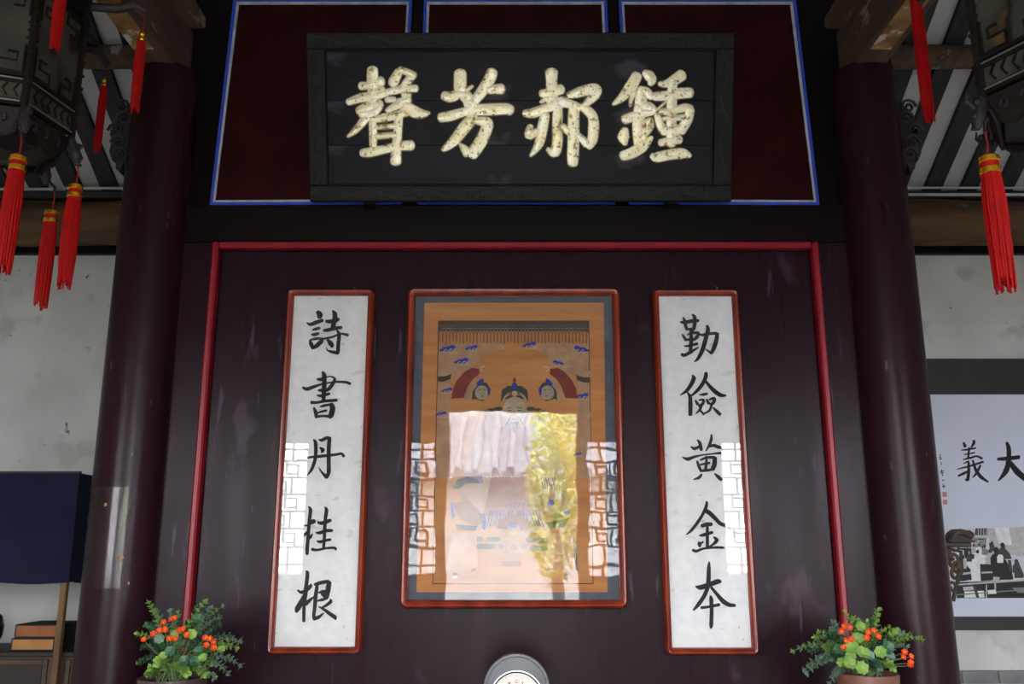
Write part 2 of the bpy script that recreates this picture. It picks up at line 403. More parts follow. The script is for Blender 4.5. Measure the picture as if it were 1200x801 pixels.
for i in range(1500):
    while True:
        p = Vector((random.uniform(-1,1), random.uniform(-1,1), random.uniform(-1,1)))
        if .35 < p.length < 1 : break
    p = tc_ + Vector((p.x*.5, p.y*.5, 2.75 + p.z*1.9)); s_ = random.uniform(.05,.1)
    u = Vector((random.gauss(0,1), random.gauss(0,1), random.gauss(0,1))).normalized(); w_ = u.orthogonal().normalized()
    m.add([p-u*s_, p+w_*s_*.5, p+u*s_, p-w_*s_*.5], [(0,1,2,3)])
tag(m.build('foliage', LEAFY, tr), kind='stuff')

# ================================================================== THE PARTITION AND COLUMNS
CX_ = 1.93
RC = (at(1091,500,0).x - at(1010,500,0).x)/2 * .985
for sx, w in ((-1,'left'), (1,'right')):
    base = Vector((CX_*sx, 0, 0))
    c = empty('hall_column', base, {'left': 'dark lacquered round column with a clear plastic sheet around it', 'right': 'dark lacquered round column beside the framed black and white picture'}[w], 'column', 'pair of round columns')
    m = MB(); m.lathe([(RC*1.35,.0),(RC*1.4,.06),(RC*1.3,.16),(RC*1.1,.2)], base, 32); m.build('stone_base', STONE, c, smooth=40)
    m = MB(); m.lathe([(RC*1.02,.2),(RC,1.2),(RC,2.4),(RC*.99,3.4),(RC*.97,4.16)], base, 48); m.build('shaft', COLUMN, c, smooth=40)
    if w == 'left':
        m = MB(); n = 14; vs = []; fs = []; zt, zb = at(140,570,-.18).z, at(140,689,-.18).z; r2 = RC*1.012
        for i in range(n+1):
            a = R(205 + 88*i/n)
            for z in (zb, zt): vs.append(base + Vector((r2*math.cos(a), r2*math.sin(a), z)))
        for i in range(n): fs.append((2*i, 2*i+2, 2*i+3, 2*i+1))
        m.add(vs, fs); sh = m.build('plastic_sheet', film('clear_sheet', .9, rough=.16), c, smooth=True); sh['label'] = 'clear glossy plastic sheet'
        m = MB()
        for (px, py) in ((123.5,591),(143,653),(150,683)):
            p = at(px, py, -.16); a = math.atan2(p.y-base.y, p.x-base.x)
            q = at(px, py, base.y - math.sqrt(max(.0001, (r2*1.004)**2 - (p.x-base.x)**2)))
            m.ball(q, .008, sc=(1,.3,1.1), n=6, m=4)
        m.build('paper_scrap', BOXL, c)
    # carved bracket reaching outwards below the beam
    pts = [(1.0,4.0),(1.06,3.98),(1.3,3.93),(1.5,3.85),(1.56,3.78),(1.48,3.75),(1.53,3.68),(1.42,3.63),(1.34,3.66),(1.3,3.58),(1.18,3.56),(1.1,3.62),(1.0,3.55)]
    m = MB(); q = [(base.x + sx*RC*(.9 + (u-1)*1.15), -.05, z) for u, z in pts]
    if sx > 0: q = q[::-1]
    m.prism(q, (0, .1, 0))
    m.build('carved_bracket', CARVE, c)
    for i in range(5):
        m = MB(); cc = Vector((base.x + sx*RC*(1.1 + .12*(i % 3)), -.055, 3.66 + .07*i)); t_ = []
        for j in range(14):
            a = j*.75; rr = .045*(1 - j/15); t_.append(cc + Vector((sx*rr*math.cos(a), -.006, rr*math.sin(a))))
        m.tube(t_, .009, 5); m.build('scroll_relief', CARVE, c, smooth=60)
    # timber beam running from the column head towards the front
    xa = [at(990,78,-.12).x, at(1027,78,-.12).x]; zb = at(1008,78,-.12).z; bw = (xa[1]-xa[0])/2
    b_ = empty('timber_beam', (base.x, -1.5, zb), f'weathered square timber beam resting on the {w} column', 'beam')
    X0, X1 = base.x - bw, base.x + bw
    boxo('beam_body', (X0, -4.6, zb), (X1, .1, zb + .34), TIMBER, b_, bev=.015)
    i0, i1 = (X1 - .02, X1 + .1) if sx < 0 else (X0 - .1, X0 + .02)
    boxo('side_board', (i0, -4.6, zb + .3), (i1, .0, zb + .37), TIMBER, b_, bev=.01)
    m = MB(); m.prism([(X0+.015, -.3, zb-.001), (X1-.05, -.3, zb-.001), (X1-.03, -2.2, zb-.001), (X0+.02, -2.2, zb-.001)], (0,0,-.004))
    m.build('lit_underside_patch', mat('lit_underside_gold', (176,140,86), .8, var=(120,84,44), vs=9, marks=[((206,200,190), 8.0, .56, (1,1,1))]), b_)  # the beam's lit golden underside, painted on as a pale patch
wc = empty('wall_centre', (0, 0, 0), 'dark lacquered wooden partition between the columns', kind='structure')
ZR = at(600,284,0).z; XR = 1.607; ZLB = at(600,241,0).z
Y0 = 0.0
boxo('backing', (-1.93, .05, 0), (1.93, .1, ZR), LACQ, wc)
rw = .036
boxo('main_panel', (-XR+rw+.012, .018, 0), (XR-rw-.012, .05, ZR-rw-.014), LACQ, wc)
for sx in (-1, 1):
    a, b = sorted((sx*XR, sx*1.86)); boxo('stile', (a, -.004, 0), (b, .05, ZR), LACQ, wc, bev=.004)
    a, b = sorted((sx*(XR-rw), sx*XR)); boxo('red_moulding', (a, -.026, 0), (b, .045, ZR), REDM, wc, bev=.009)
boxo('red_moulding', (-XR+rw, -.026, ZR-rw), (XR-rw, .045, ZR), REDM, wc, bev=.009)
boxo('lintel', (-1.93, -.02, ZR+.001), (1.93, .1, ZLB), BEAMD, wc, bev=.008)
# upper part: three recessed maroon panels edged blue and white, leaning back a little
UPL = Plane((0, 0, ZLB), (0, -1, .1)); UN = UPL.n
def upq(name, px, h0, h1, matl, parent=wc):
    m = MB(); m.prism([UPL.at(x, y, h0) for x, y in px][::-1], UN*(h1-h0)); return m.build(name, matl, parent)
upq('upper_board', [(170,-40),(1036,-40),(1060,241),(148,241)], -.08, -.012, BEAMD)
def lerp2(p, q, t): return (p[0]+(q[0]-p[0])*t, p[1]+(q[1]-p[1])*t)
panels = [((274,-1),(483,-1),(471,240),(246,241)), ((497,-1),(711,-1),(721,240),(489,240)), ((725,-1),(932,-1),(960,241),(737,240))]
def inset(q, d):
    (a,b,c,e) = q; return ((a[0]+d,a[1]+d),(b[0]-d,b[1]+d),(c[0]-d,c[1]-d),(e[0]+d,e[1]-d))
for q in panels:
    q1, q2 = inset(q, 3.4), inset(q, 6.2)
    for A, B, mt, hh in ((q, q1, BLUE, .008), (q1, q2, WHITEP, .004)):
        for i in range(4):
            j = (i+1) % 4; upq('blue_border' if mt is BLUE else 'white_border', [A[i], A[j], B[j], B[i]], -.012, hh, mt)
    upq('maroon_panel', q2, -.012, -.004, MAROON)
# ================================================================== BRUSH WRITING
def smooth_stroke(pts, sub=5):
    P = [Vector(p) for p in pts]
    if len(P) == 2: P = [P[0], P[0].lerp(P[1], .5), P[1]]
    out = []
    for i in range(len(P)-1):
        a, b, c, d = P[max(i-1,0)], P[i], P[i+1], P[min(i+2,len(P)-1)]
        for k in range(sub):
            t = k/sub
            q = .5*((2*b) + (c-a)*t + (2*a-5*b+4*c-d)*t*t + (3*b-a-3*c+d)*t**3)
            q.z = b.z + (c.z-b.z)*t; out.append(q)
    out.append(P[-1]); return out
def ribbon(mb, pts, pl, org, s, h, dw=0.0, prof=((-1,0),(1,0)), mi=0, wmul=1.0):
    """pts: (x, y, width) in crop pixels; org/s map them to the photograph; pl is the plane they lie on"""
    st = smooth_stroke(pts)
    ws = [max(.8, q.z*wmul + dw) for q in st]
    T = []
    for i in range(len(st)):
        t = (st[min(i+1,len(st)-1)] - st[max(i-1,0)]); t.z = 0; T.append(t.normalized() if t.length > 0 else Vector((1,0,0)))
    rows = []
    r = ws[0]/2
    for a in (80, 50, 25): rows.append((st[0]-T[0]*r*.75*math.sin(R(a)), T[0], ws[0]*math.cos(R(a))))
    for q, t, w in zip(st, T, ws): rows.append((q, t, w))
    r = ws[-1]/2
    for a in (25, 50, 80): rows.append((st[-1]+T[-1]*r*.75*math.sin(R(a)), T[-1], ws[-1]*math.cos(R(a))))
    vs = []; n = len(prof)
    for q, t, w in rows:
        nx, ny = -t.y, t.x
        for u, z in prof:
            vs.append(pl.at(org[0] + (q.x + nx*u*w/2)/s, org[1] + (q.y + ny*u*w/2)/s, h + z*min(1, w/20)))
    fs = []
    for i in range(len(rows)-1):
        for j in range(n-1): fs.append((i*n+j, i*n+j+1, (i+1)*n+j+1, (i+1)*n+j))
    mb.add(vs, fs, mi)
SG, SC, SB = 705/110, 915/80, 927/110
CH = {
'sheng': ((400,75), SG, [
 [(235,45,70),(235,130,75),(240,210,75),(235,290,80)], [(150,165,50),(210,160,45),(300,130,65)], [(230,215,50),(310,195,50)],
 [(55,285,40),(150,255,60),(250,240,60),(330,215,50)], [(135,355,60),(200,330,80),(290,300,60)], [(150,375,50),(230,370,70),(285,315,50)],
 [(195,390,60),(150,450,50),(100,505,36),(50,545,10)], [(430,60,50),(395,130,70),(385,150,56)], [(440,45,40),(500,65,42),(540,90,56)],
 [(530,90,50),(490,140,50),(460,180,40)], [(340,215,40),(420,195,50),(480,185,50),(560,185,45)], [(345,265,42),(400,268,30)], [(470,225,46),(505,235,50)],
 [(345,350,26),(420,310,56),(500,265,60)], [(430,285,50),(480,310,60),(550,360,80),(610,375,56),(660,368,12)], [(470,340,60),(480,375,60)],
 [(230,420,36),(340,400,54),(460,375,56)], [(235,430,45),(240,520,50),(240,610,45)], [(430,390,55),(425,500,55),(415,620,60),(410,735,72)],
 [(250,478,26),(410,466,28)], [(250,545,36),(410,532,36)], [(160,668,50),(220,662,64),(330,640,52),(430,618,58),(525,612,66)]]),
'fang': ((505,75), SG, [
 [(220,70,80),(220,130,84),(225,200,82),(280,265,80),(310,350,86)], [(100,238,56),(150,248,70),(215,220,60)], [(270,195,26),(312,166,10)],
 [(460,62,70),(440,115,76),(395,190,74),(350,250,66),(320,285,60)], [(440,192,56),(530,188,68)],
 [(75,402,60),(150,390,66),(250,360,56),(330,345,66)], [(340,345,76),(450,342,80),(560,337,72),(595,348,70)], [(310,300,88),(310,390,78)],
 [(320,400,76),(250,480,80),(180,570,70),(115,628,40),(88,645,14)], [(345,425,46),(415,440,76),(420,480,76),(370,590,84),(310,675,80)], [(275,668,64),(245,630,40),(218,602,10)]]),
'hao': ((605,75), SG, [
 [(265,65,84),(265,130,70),(270,200,84),(270,290,76)], [(190,222,46),(250,217,66),(335,190,66)], [(182,286,10),(225,262,44)],
 [(65,370,40),(130,368,64),(230,330,64),(340,288,74),(400,300,56),(470,330,56)], [(215,385,60),(195,490,70),(170,600,58),(108,690,10)],
 [(105,470,36),(100,530,68),(140,512,44),(168,488,14)], [(310,300,56),(310,400,66),(305,480,58),(310,570,68),(290,665,66),(238,640,24)],
 [(345,470,40),(400,512,50)], [(435,315,70),(430,420,74),(430,550,76),(425,680,76),(424,745,66)],
 [(395,235,36),(470,215,68),(560,190,70),(598,195,72),(590,230,70),(540,285,46),(512,310,34)], [(500,322,54),(570,390,64),(580,480,70),(570,570,68),(545,625,34)], [(470,540,34),(530,600,54)]]),
'zhong': ((715,75), SG, [
 [(200,90,68),(150,180,80),(90,250,54),(22,304,10)], [(260,68,40),(290,88,70),(310,120,66),(302,148,34)], [(180,225,40),(158,265,22),(150,315,8)],
 [(220,205,64),(270,212,64),(310,250,40)], [(230,200,76),(230,300,84),(215,400,84),(215,500,84),(220,600,74)], [(210,320,56),(290,322,64),(330,350,44)],
 [(110,415,62),(170,396,64),(250,370,56),(330,360,34)], [(110,495,44),(100,550,80),(112,600,24)], [(292,425,54),(298,470,46),(255,535,44),(255,565,50)],
 [(95,690,62),(160,670,72),(240,620,74),(310,552,20)], [(535,85,76),(480,122,68),(420,150,44),(372,150,26)], [(470,130,56),(465,220,66),(460,350,66),(460,500,66),(455,600,66)],
 [(335,245,54),(420,240,64),(520,222,72),(598,217,68)], [(350,345,8),(420,285,8)], [(355,390,44),(375,450,54),(400,500,56)], [(380,362,44),(470,350,44),(560,330,54),(600,340,54)],
 [(600,345,54),(580,420,62),(530,500,66)], [(400,412,26),(560,400,40)], [(400,500,62),(470,500,72),(540,490,62)], [(378,592,44),(440,578,50),(518,566,58)],
 [(315,690,34),(350,700,66),(450,680,68),(540,672,70),(598,688,24)]]),
'shi': ((345,355), SC, [
 [(315,120,50),(340,155,75),(335,185,60)], [(170,265,18),(215,285,42),(290,260,52),(375,230,40)], [(240,360,12),(280,348,36),(335,335,34)], [(228,418,16),(260,422,42),(322,408,34)],
 [(210,500,28),(225,550,52),(248,600,40)], [(240,603,36),(300,570,54),(360,510,54),(380,480,24)], [(212,492,18),(290,477,34),(370,472,20)],
 [(515,103,22),(540,145,60),(540,220,60),(515,320,56)], [(428,242,36),(480,246,50),(560,228,50),(590,216,40)], [(395,366,32),(450,360,46),(540,338,46),(630,325,36)],
 [(330,480,10),(420,472,26),(520,450,26),(620,410,24),(715,428,36)], [(570,365,16),(600,420,46),(590,540,46),(585,640,46),(572,670,46)], [(580,668,44),(500,652,36),(445,632,16),(428,592,5)],
 [(445,492,26),(480,532,62),(503,570,52),(490,590,16)]]),
'shu': ((345,425), SC, [
 [(380,125,32),(400,170,56),(400,280,56),(395,400,56),(390,500,42)], [(305,216,22),(350,222,44),(400,202,28)], [(430,190,12),(490,182,16),(540,212,32),(520,270,42),(470,340,46),(430,370,36)],
 [(115,330,28),(170,350,46),(260,320,40),(350,290,26),(450,268,18),(560,255,26),(680,257,32),(745,278,36)], [(322,366,22),(370,367,44),(430,357,36)], [(308,432,18),(360,442,36),(468,412,36)],
 [(230,530,42),(300,530,32),(420,510,36),(565,500,36)], [(262,602,22),(285,660,50),(295,725,42)], [(348,586,16),(400,572,36),(480,557,28)], [(492,555,54),(512,610,68),(492,700,66),(476,730,40)],
 [(322,666,22),(380,648,28),(430,637,26)], [(290,722,32),(380,712,28),(470,716,36)]]),
'dan': ((345,500), SC, [
 [(260,172,22),(285,220,46),(285,380,42),(265,480,42),(225,580,36),(170,650,8)], [(330,170,18),(370,176,42),(430,147,42),(480,152,34)], [(470,155,48),(460,300,50),(460,450,50),(460,600,50),(434,678,34)],
 [(430,668,54),(370,610,26),(325,540,6)], [(345,278,22),(380,310,54),(362,342,18)], [(50,430,26),(120,425,30),(220,405,28),(320,396,36),(440,382,36),(560,370,32),(630,358,32),(662,392,36)]]),
'gui': ((335,585), SC, [
 [(305,98,18),(330,140,46),(315,280,42),(305,400,42),(295,550,42),(285,660,46),(285,728,38)], [(300,330,28),(350,300,60),(382,292,52)], [(150,340,8),(200,350,22),(300,346,22)],
 [(300,430,36),(220,500,32),(160,620,26)], [(358,458,10),(330,500,42),(300,522,36)], [(522,102,14),(545,140,46),(530,260,42),(520,400,42),(515,540,38),(505,650,36)],
 [(430,306,28),(480,316,46),(560,292,46),(598,277,38)], [(405,441,18),(450,446,42),(550,417,42),(620,416,34)], [(422,556,22),(460,566,38),(540,546,34),(596,537,34)], [(355,666,40),(420,676,32),(540,652,28),(650,647,32),(668,668,32)]]),
'gen': ((335,660), SC, [
 [(268,102,18),(290,132,46),(275,280,46),(260,400,58),(245,560,42),(240,770,38)], [(158,355,18),(210,385,42),(290,345,46),(330,300,46),(337,270,10)], [(260,420,54),(200,530,68),(155,605,68),(142,645,36)],
 [(378,442,12),(310,500,46),(270,540,46)], [(420,290,38),(400,430,50),(390,560,46),(375,680,42),(375,730,36)], [(390,280,36),(470,256,46),(560,242,42),(600,262,28)], [(580,255,56),(565,350,64),(545,445,60)],
 [(440,390,18),(490,377,44),(520,372,36)], [(485,402,40),(520,430,54)], [(420,500,16),(480,486,36),(550,462,36)], [(378,735,52),(440,716,44),(508,662,12)], [(598,478,18),(600,510,46),(540,560,36),(482,590,18)],
 [(440,575,10),(520,620,36),(600,680,48),(655,718,52),(664,748,22)]]),
'qin': ((785,360), SC, [
 [(145,196,22),(200,200,46),(300,182,46),(380,177,36)], [(180,134,18),(200,190,42),(215,260,42),(235,300,28)], [(302,94,18),(330,130,46),(335,200,46),(320,280,46),(290,308,36)], [(215,290,28),(330,290,28)],
 [(280,300,36),(285,420,46),(280,520,46),(275,610,42)], [(168,362,18),(190,400,36),(220,440,32)], [(230,370,12),(300,342,32),(380,342,36)], [(390,345,28),(360,400,46),(310,440,28)], [(200,436,28),(300,426,32)], [(380,357,26),(450,376,26)],
 [(192,515,12),(240,516,28),(366,488,36)], [(160,630,38),(200,640,42),(290,590,42),(388,532,10)], [(497,245,28),(510,300,50),(480,420,54),(440,560,54),(380,680,40),(327,728,8)],
 [(440,370,36),(540,352,36),(620,347,36)], [(635,355,46),(620,450,54),(590,540,54),(555,615,32)], [(550,610,34),(480,560,12)]]),
'jian': ((785,430), SC, [
 [(302,110,18),(320,150,54),(280,240,50),(220,320,42),(138,374,8)], [(240,342,18),(270,400,46),(275,500,54),(275,635,48)], [(485,80,40),(480,130,50),(440,220,46),(370,310,42),(292,380,22)],
 [(470,172,22),(530,250,42),(610,330,54),(680,373,50),(748,380,22)], [(393,370,10),(450,366,36),(500,355,28)], [(342,447,22),(372,495,40)], [(390,442,18),(450,437,30),(440,490,38),(395,522,38)],
 [(430,495,28),(400,570,32),(348,624,10)], [(400,572,22),(455,632,28)], [(492,432,22),(520,485,40)], [(530,432,22),(590,418,38),(592,460,42),(550,505,38)], [(560,505,28),(530,580,32),(462,620,18)], [(580,542,18),(630,592,42),(672,632,38)]]),
'huang': ((785,500), SC, [
 [(365,172,12),(400,212,42),(420,305,40)], [(283,266,18),(330,290,40),(390,266,32)], [(555,104,18),(555,160,36),(530,240,36),(482,322,12)], [(540,260,28),(590,247,40),(650,270,44),(690,276,28)],
 [(168,405,10),(240,430,46),(330,400,32),(430,377,18),(560,361,18),(690,350,32),(765,378,40)], [(367,462,28),(385,520,36),(415,582,36)], [(410,442,22),(490,412,32),(590,407,36)], [(602,415,50),(597,500,58),(572,565,54)],
 [(410,588,32),(500,580,36),(580,568,28)], [(485,392,18),(490,470,32),(475,578,40)], [(410,505,22),(480,491,28),(530,482,28)], [(423,637,28),(390,678,40),(314,704,8)], [(602,627,18),(650,670,46),(688,706,40)]]),
'jin': ((790,580), SC, [
 [(437,90,28),(430,150,40),(380,260,36),(310,370,40),(230,470,36),(163,528,12)], [(420,205,54),(480,242,54),(560,320,50),(620,380,46),(700,410,44),(738,430,28)], [(372,410,44),(430,392,54),(500,387,44)],
 [(445,410,32),(445,530,40),(445,695,40)], [(343,540,18),(400,530,44),(510,497,36)], [(332,630,28),(340,660,52),(345,685,30)], [(350,650,30),(388,622,18)], [(532,562,22),(570,600,50),(530,650,32),(472,688,18)],
 [(255,735,36),(300,748,36),(390,715,28),(520,700,28),(640,700,32),(668,708,18)]]),
'ben': ((795,670), SC, [
 [(412,-135,18),(408,-60,46),(405,60,54),(400,150,54)], [(235,192,22),(300,204,62),(420,165,62),(520,127,62),(560,127,44)], [(400,180,50),(350,310,50),(270,430,50),(203,507,22)],
 [(440,205,32),(520,300,42),(600,390,58),(680,438,50),(755,445,36)], [(430,320,22),(440,370,50),(445,520,46),(440,700,50),(436,750,22)], [(310,476,36),(400,465,32),(545,436,40)]]),
'yi': ((1090,505), SB, [
 [(330,115,22),(345,148,34)], [(432,95,28),(430,120,32),(405,160,14)], [(308,185,10),(370,181,20),(448,166,16)], [(338,230,12),(438,212,16)], [(328,280,12),(400,262,22),(460,247,18),(508,268,26)], [(385,165,22),(375,270,22)],
 [(332,316,10),(380,297,18)], [(262,375,8),(380,347,20),(522,302,22)], [(380,310,22),(380,400,32),(370,480,34)], [(360,488,20),(345,470,8)], [(280,440,22),(340,412,28),(388,387,8)], [(420,288,18),(450,380,32),(500,450,38),(572,500,16)], [(495,338,22),(460,410,28),(418,458,10)]]),
'da': ((1090,505), SB, [
 [(757,115,30),(775,170,46),(775,280,50),(750,390,56),(675,488,14)], [(670,275,30),(760,270,42),(875,256,40)], [(790,310,44),(860,400,64),(950,475,56),(1000,490,24)]]),
'sig': ((1090,505), SB, [
 [(90,238,8),(105,232,8)], [(85,262,8),(110,250,9)], [(100,275,16),(112,270,10)], [(108,310,9),(110,328,12)], [(95,400,8),(135,392,9)], [(112,380,9),(122,438,10)], [(100,415,7),(130,408,8)],
 [(118,490,8),(132,482,10)], [(120,545,8),(150,540,9)], [(128,520,7),(135,560,10)]]),
}
# ================================================================== NAME BOARD
Yb, Yt = -.085, -.36
pb, pt = at(610, 236, Yb), at(610, 39, Yt)
PQ = Plane(pb, (0, -(pt.z-pb.z), (pt.y-pb.y)))
if PQ.n.y > 0: PQ.n = -PQ.n
pq = empty('name_board', (.03, pb.y, pb.z), 'large black plaque with four gilded Chinese characters, tilted above the partition', 'plaque')
u3 = Vector((1,0,0)); v3 = (pt-pb).normalized(); n3 = PQ.n
hw = (at(856,236,Yb).x - at(364,236,Yb).x)/2; cxp = (at(856,236,Yb).x + at(364,236,Yb).x)/2; HH = (pt-pb).length
def PP(u, v, h=0): return Vector((cxp,0,0)) + u3*u + Vector((0,pb.y,pb.z)) + v3*v + n3*h
def pbox(name, u0, u1, v0, v1, h0, h1, mt, parent=pq, ch=.006):
    m = MB(); a = [PP(u0,v0,h0),PP(u1,v0,h0),PP(u1,v1,h0),PP(u0,v1,h0)]; b = [PP(u0,v0,h1-ch),PP(u1,v0,h1-ch),PP(u1,v1,h1-ch),PP(u0,v1,h1-ch)]
    c = [PP(u0+ch,v0+ch,h1),PP(u1-ch,v0+ch,h1),PP(u1-ch,v1-ch,h1),PP(u0+ch,v1-ch,h1)]
    fs = [(3,2,1,0)] + [(i,(i+1)%4,4+(i+1)%4,4+i) for i in range(4)] + [(4+i,4+(i+1)%4,8+(i+1)%4,8+i) for i in range(4)] + [(8,9,10,11)]
    m.add(a+b+c, fs); return m.build(name, mt, parent)
fw, fh = .098, .083
seams = [fh, fh+(HH-2*fh)*.30, fh+(HH-2*fh)*.63, HH-fh]
for i in range(3): pbox('board_plank', -hw+fw, hw-fw, seams[i]+.0007, seams[i+1]-.0007, -.05, 0.0, PLAQUE, ch=.0015)
rails = [(-hw, hw, 0, fh), (-hw, hw, HH-fh, HH), (-hw, -hw+fw, fh, HH-fh), (hw-fw, hw, fh, HH-fh)]
for k_, (a,b,c,d) in enumerate(rails):
    fr_o = pbox('frame_rail', a, b, c, d, -.06, .022, PLAQF)
    m = MB(); horiz = (b-a) > (d-c); Ln = (b-a) if horiz else (d-c); n = int(Ln/.012)
    pts = []
    for i in range(n+1):
        s_ = i/n*Ln; wv = .018*math.sin(s_*24)
        pts.append(PP(a+.0+s_, (c+d)/2+wv, .0235) if horiz else PP((a+b)/2+wv, c+s_, .0235))
    m.tube(pts, .0045, 5)
    s_ = .05
    while s_ < Ln-.04:
        sg = 1 if math.sin(s_*24) < 0 else -1; cur = []
        for j in range(9):
            an = j*.8; rr = .019*(1-j/10)
            du, dv = rr*math.cos(an), sg*(.012+rr*math.sin(an))
            cur.append(PP(a+s_+du, (c+d)/2+dv, .0235) if horiz else PP((a+b)/2+dv, c+s_+du, .0235))
        m.tube(cur, .0036, 4); s_ += .0655
    m.build('vine_relief', VINE, fr_o, smooth=60)
pbox('inner_bead', -hw+fw, hw-fw, fh, fh+.008, 0, .012, PLAQF, ch=.003); pbox('inner_bead', -hw+fw, hw-fw, HH-fh-.008, HH-fh, 0, .012, PLAQF, ch=.003)
DOME = ((-1,0),(-.95,.0045),(-.6,.0068),(0,.0075),(.6,.0068),(.95,.0045),(1,0))
for key in ('zhong','hao','fang','sheng'):
    org, s, strokes = CH[key]; m = MB()
    for i, st in enumerate(strokes):
        ribbon(m, st, PQ, org, s, .0006, 22, mi=1); ribbon(m, st, PQ, org, s, .0012, 16, mi=2)
        ribbon(m, st, PQ, org, s, .0016 + .00012*i, 11, DOME, mi=0)
    o = m.build('gilded_character', [GOLD, GOLDDIM, INKBLACK], pq, smooth=50)
    o['label'] = 'raised gold leaf character'
for sx in (-1,1):   # iron hangers from the upper board
    p = PP(sx*.8, HH-.02, -.06); m = MB(); m.tube([p, Vector((p.x, .06, p.z+.16))], .008, 6); m.build('iron_hanger', INKBLACK, pq)
    m = MB(); p = PP(sx*.8, -.0, -.03); m.box((p.x-.03, p.y-.04, p.z-.03), (p.x+.03, -.015, p.z)); m.build('support_block', BEAMD, pq)

# ================================================================== ROUNDED WOODEN FRAMES
def rrect(x0, x1, z0, z1, r, n=5):
    out = []
    for cx, cz, a0 in ((x1-r,z1-r,0),(x0+r,z1-r,90),(x0+r,z0+r,180),(x1-r,z0+r,270)):
        for i in range(n+1):
            a = R(a0+90*i/n); out.append((cx+r*math.cos(a), cz+r*math.sin(a)))
    return out
def frame_ring(name, x0, x1, z0, z1, wd, yb, yf, r, mt, parent):
    prof = [(0,0,),(.0,.55),(.12,.85),(.35,1.0),(.7,.95),(.92,.75),(1.0,.45),(1.0,0)]
    rings = []
    for t, d in prof:
        q = rrect(x0+wd*t, x1-wd*t, z0+wd*t, z1-wd*t, max(.002, r-wd*t*.9)); rings.append([Vector((x, yb+(yf-yb)*d, z)) for x, z in q])
    n = len(rings[0]); m = MB(); fs = []
    for i in range(len(rings)):
        j = (i+1) % len(rings)
        for k in range(n): fs.append((i*n+k, i*n+(k+1)%n, j*n+(k+1)%n, j*n+k))
    m.add([p for q in rings for p in q], fs); return m.build(name, mt, parent, smooth=50)
def pane(name, x0, x1, z0, z1, y, mt, parent, nx=1, nz=1):
    m = MB(); vs = []; fs = []
    for j in range(nz+1):
        for i in range(nx+1): vs.append((x0+(x1-x0)*i/nx, y, z0+(z1-z0)*j/nz))
    for j in range(nz):
        for i in range(nx): a = j*(nx+1)+i; fs.append((a, a+1, a+nx+2, a+nx+1))
    m.add(vs, fs); return m.build(name, mt, parent)
def couplet(x0, x1, z0, z1, keys, label):
    e = empty('calligraphy_scroll_frame', ((x0+x1)/2, -.02, z0), label, 'calligraphy', 'pair of framed couplets')
    frame_ring('frame', x0, x1, z0, z1, .036, .016, -.038, .03, ROSE, e)
    boxo('paper', (x0+.03, -.006, z0+.03), (x1-.03, .012, z1-.03), PAPER, e)
    pl = vplane(-.0065)
    for k in keys:
        org, s, st = CH[k]; m = MB()
        for i, t in enumerate(st): ribbon(m, t, pl, org, s, .0003+.00004*i, 2.5, wmul=1.08)
        o = m.build('ink_character', INK, e); o['label'] = 'black brushed character'
    pane('glass_pane', x0+.033, x1-.033, z0+.033, z1-.033, -.014, GLASS, e)
    for sx in (-1,1):
        m = MB(); xc = (x0+x1)/2 + sx*0.12; m.tube([(xc, .014, z1+.0), (xc, -.005, z1+.012), (xc,.014,z1+.022)], .004, 6)
    m.build('hanging_hook', SILVERP, e)
couplet(-1.193, -.736, 1.103, 2.92, ('shi','shu','dan','gui','gen'), 'tall framed calligraphy strip with five black characters, left of the portrait')
couplet(.715, 1.1665, 1.099, 2.918, ('qin','jian','huang','jin','ben'), 'tall framed calligraphy strip with five black characters, right of the portrait')

# ================================================================== PORTRAIT
px0, px1, pz0, pz1 = -.563, .546, 1.314, 2.922
po = empty('ancestor_portrait', (0, -.02, pz0), 'large framed painting of a seated figure under rippled plastic film', 'painting')
frame_ring('frame', px0, px1, pz0, pz1, .042, .016, -.055, .04, ROSE, po)
MATB = mat('slate_mount', (92,98,108), .85, var=(80,86,96), vs=20)
boxo('mount_board', (px0+.035, -.008, pz0+.035), (px1-.035, .012, pz1-.035), MATB, po)
PPL = vplane(-.0085)
SILK = mat('aged_silk', (198,138,84), .75, var=(176,114,62), vs=3, stretch=(.6,1,6))
SILK2 = mat('aged_silk_inner', (190,136,84), .75, var=(170,116,66), vs=3, stretch=(.6,1,6))
cols = {'taupe':(178,142,112),'dark':(70,66,60),'line':(84,66,52),'red':(132,58,54),'grey':(166,154,134),'blue':(40,64,168),'white':(206,188,164),'brown':(140,94,62),
        'face':(184,164,138),'pink':(198,152,122),'robe':(158,100,82),'robe2':(178,146,116),'yellow':(206,166,84),'green':(140,128,88)}
CM = {k: mat('pigment_'+k, v, .8, var=tuple(int(c*.86) for c in v), vs=14) for k, v in cols.items()}; CK = list(CM)
def painted(name, parent, items, h):
    m = MB()
    for i, (c, pts) in enumerate(items):
        P3 = [PPL.at(x, y, h + i*.00003) for x, y in pts]; m.add(P3, [tuple(range(len(P3)))[::-1]], CK.index(c))
    return m.build(name, [CM[k] for k in CK], parent)
def ell(cx, cy, rx, ry, n=18, a0=0, a1=360): return [(cx+rx*math.cos(R(a0+(a1-a0)*i/n)), cy+ry*math.sin(R(a0+(a1-a0)*i/n))) for i in range(n if a1-a0 == 360 else n+1)]
def seg(x0, y0, x1, y1, w): 
    d = Vector((x1-x0, y1-y0)).normalized(); n = Vector((-d.y, d.x))*w/2
    return [(x0+n.x,y0+n.y),(x1+n.x,y1+n.y),(x1-n.x,y1-n.y),(x0-n.x,y0-n.y)]
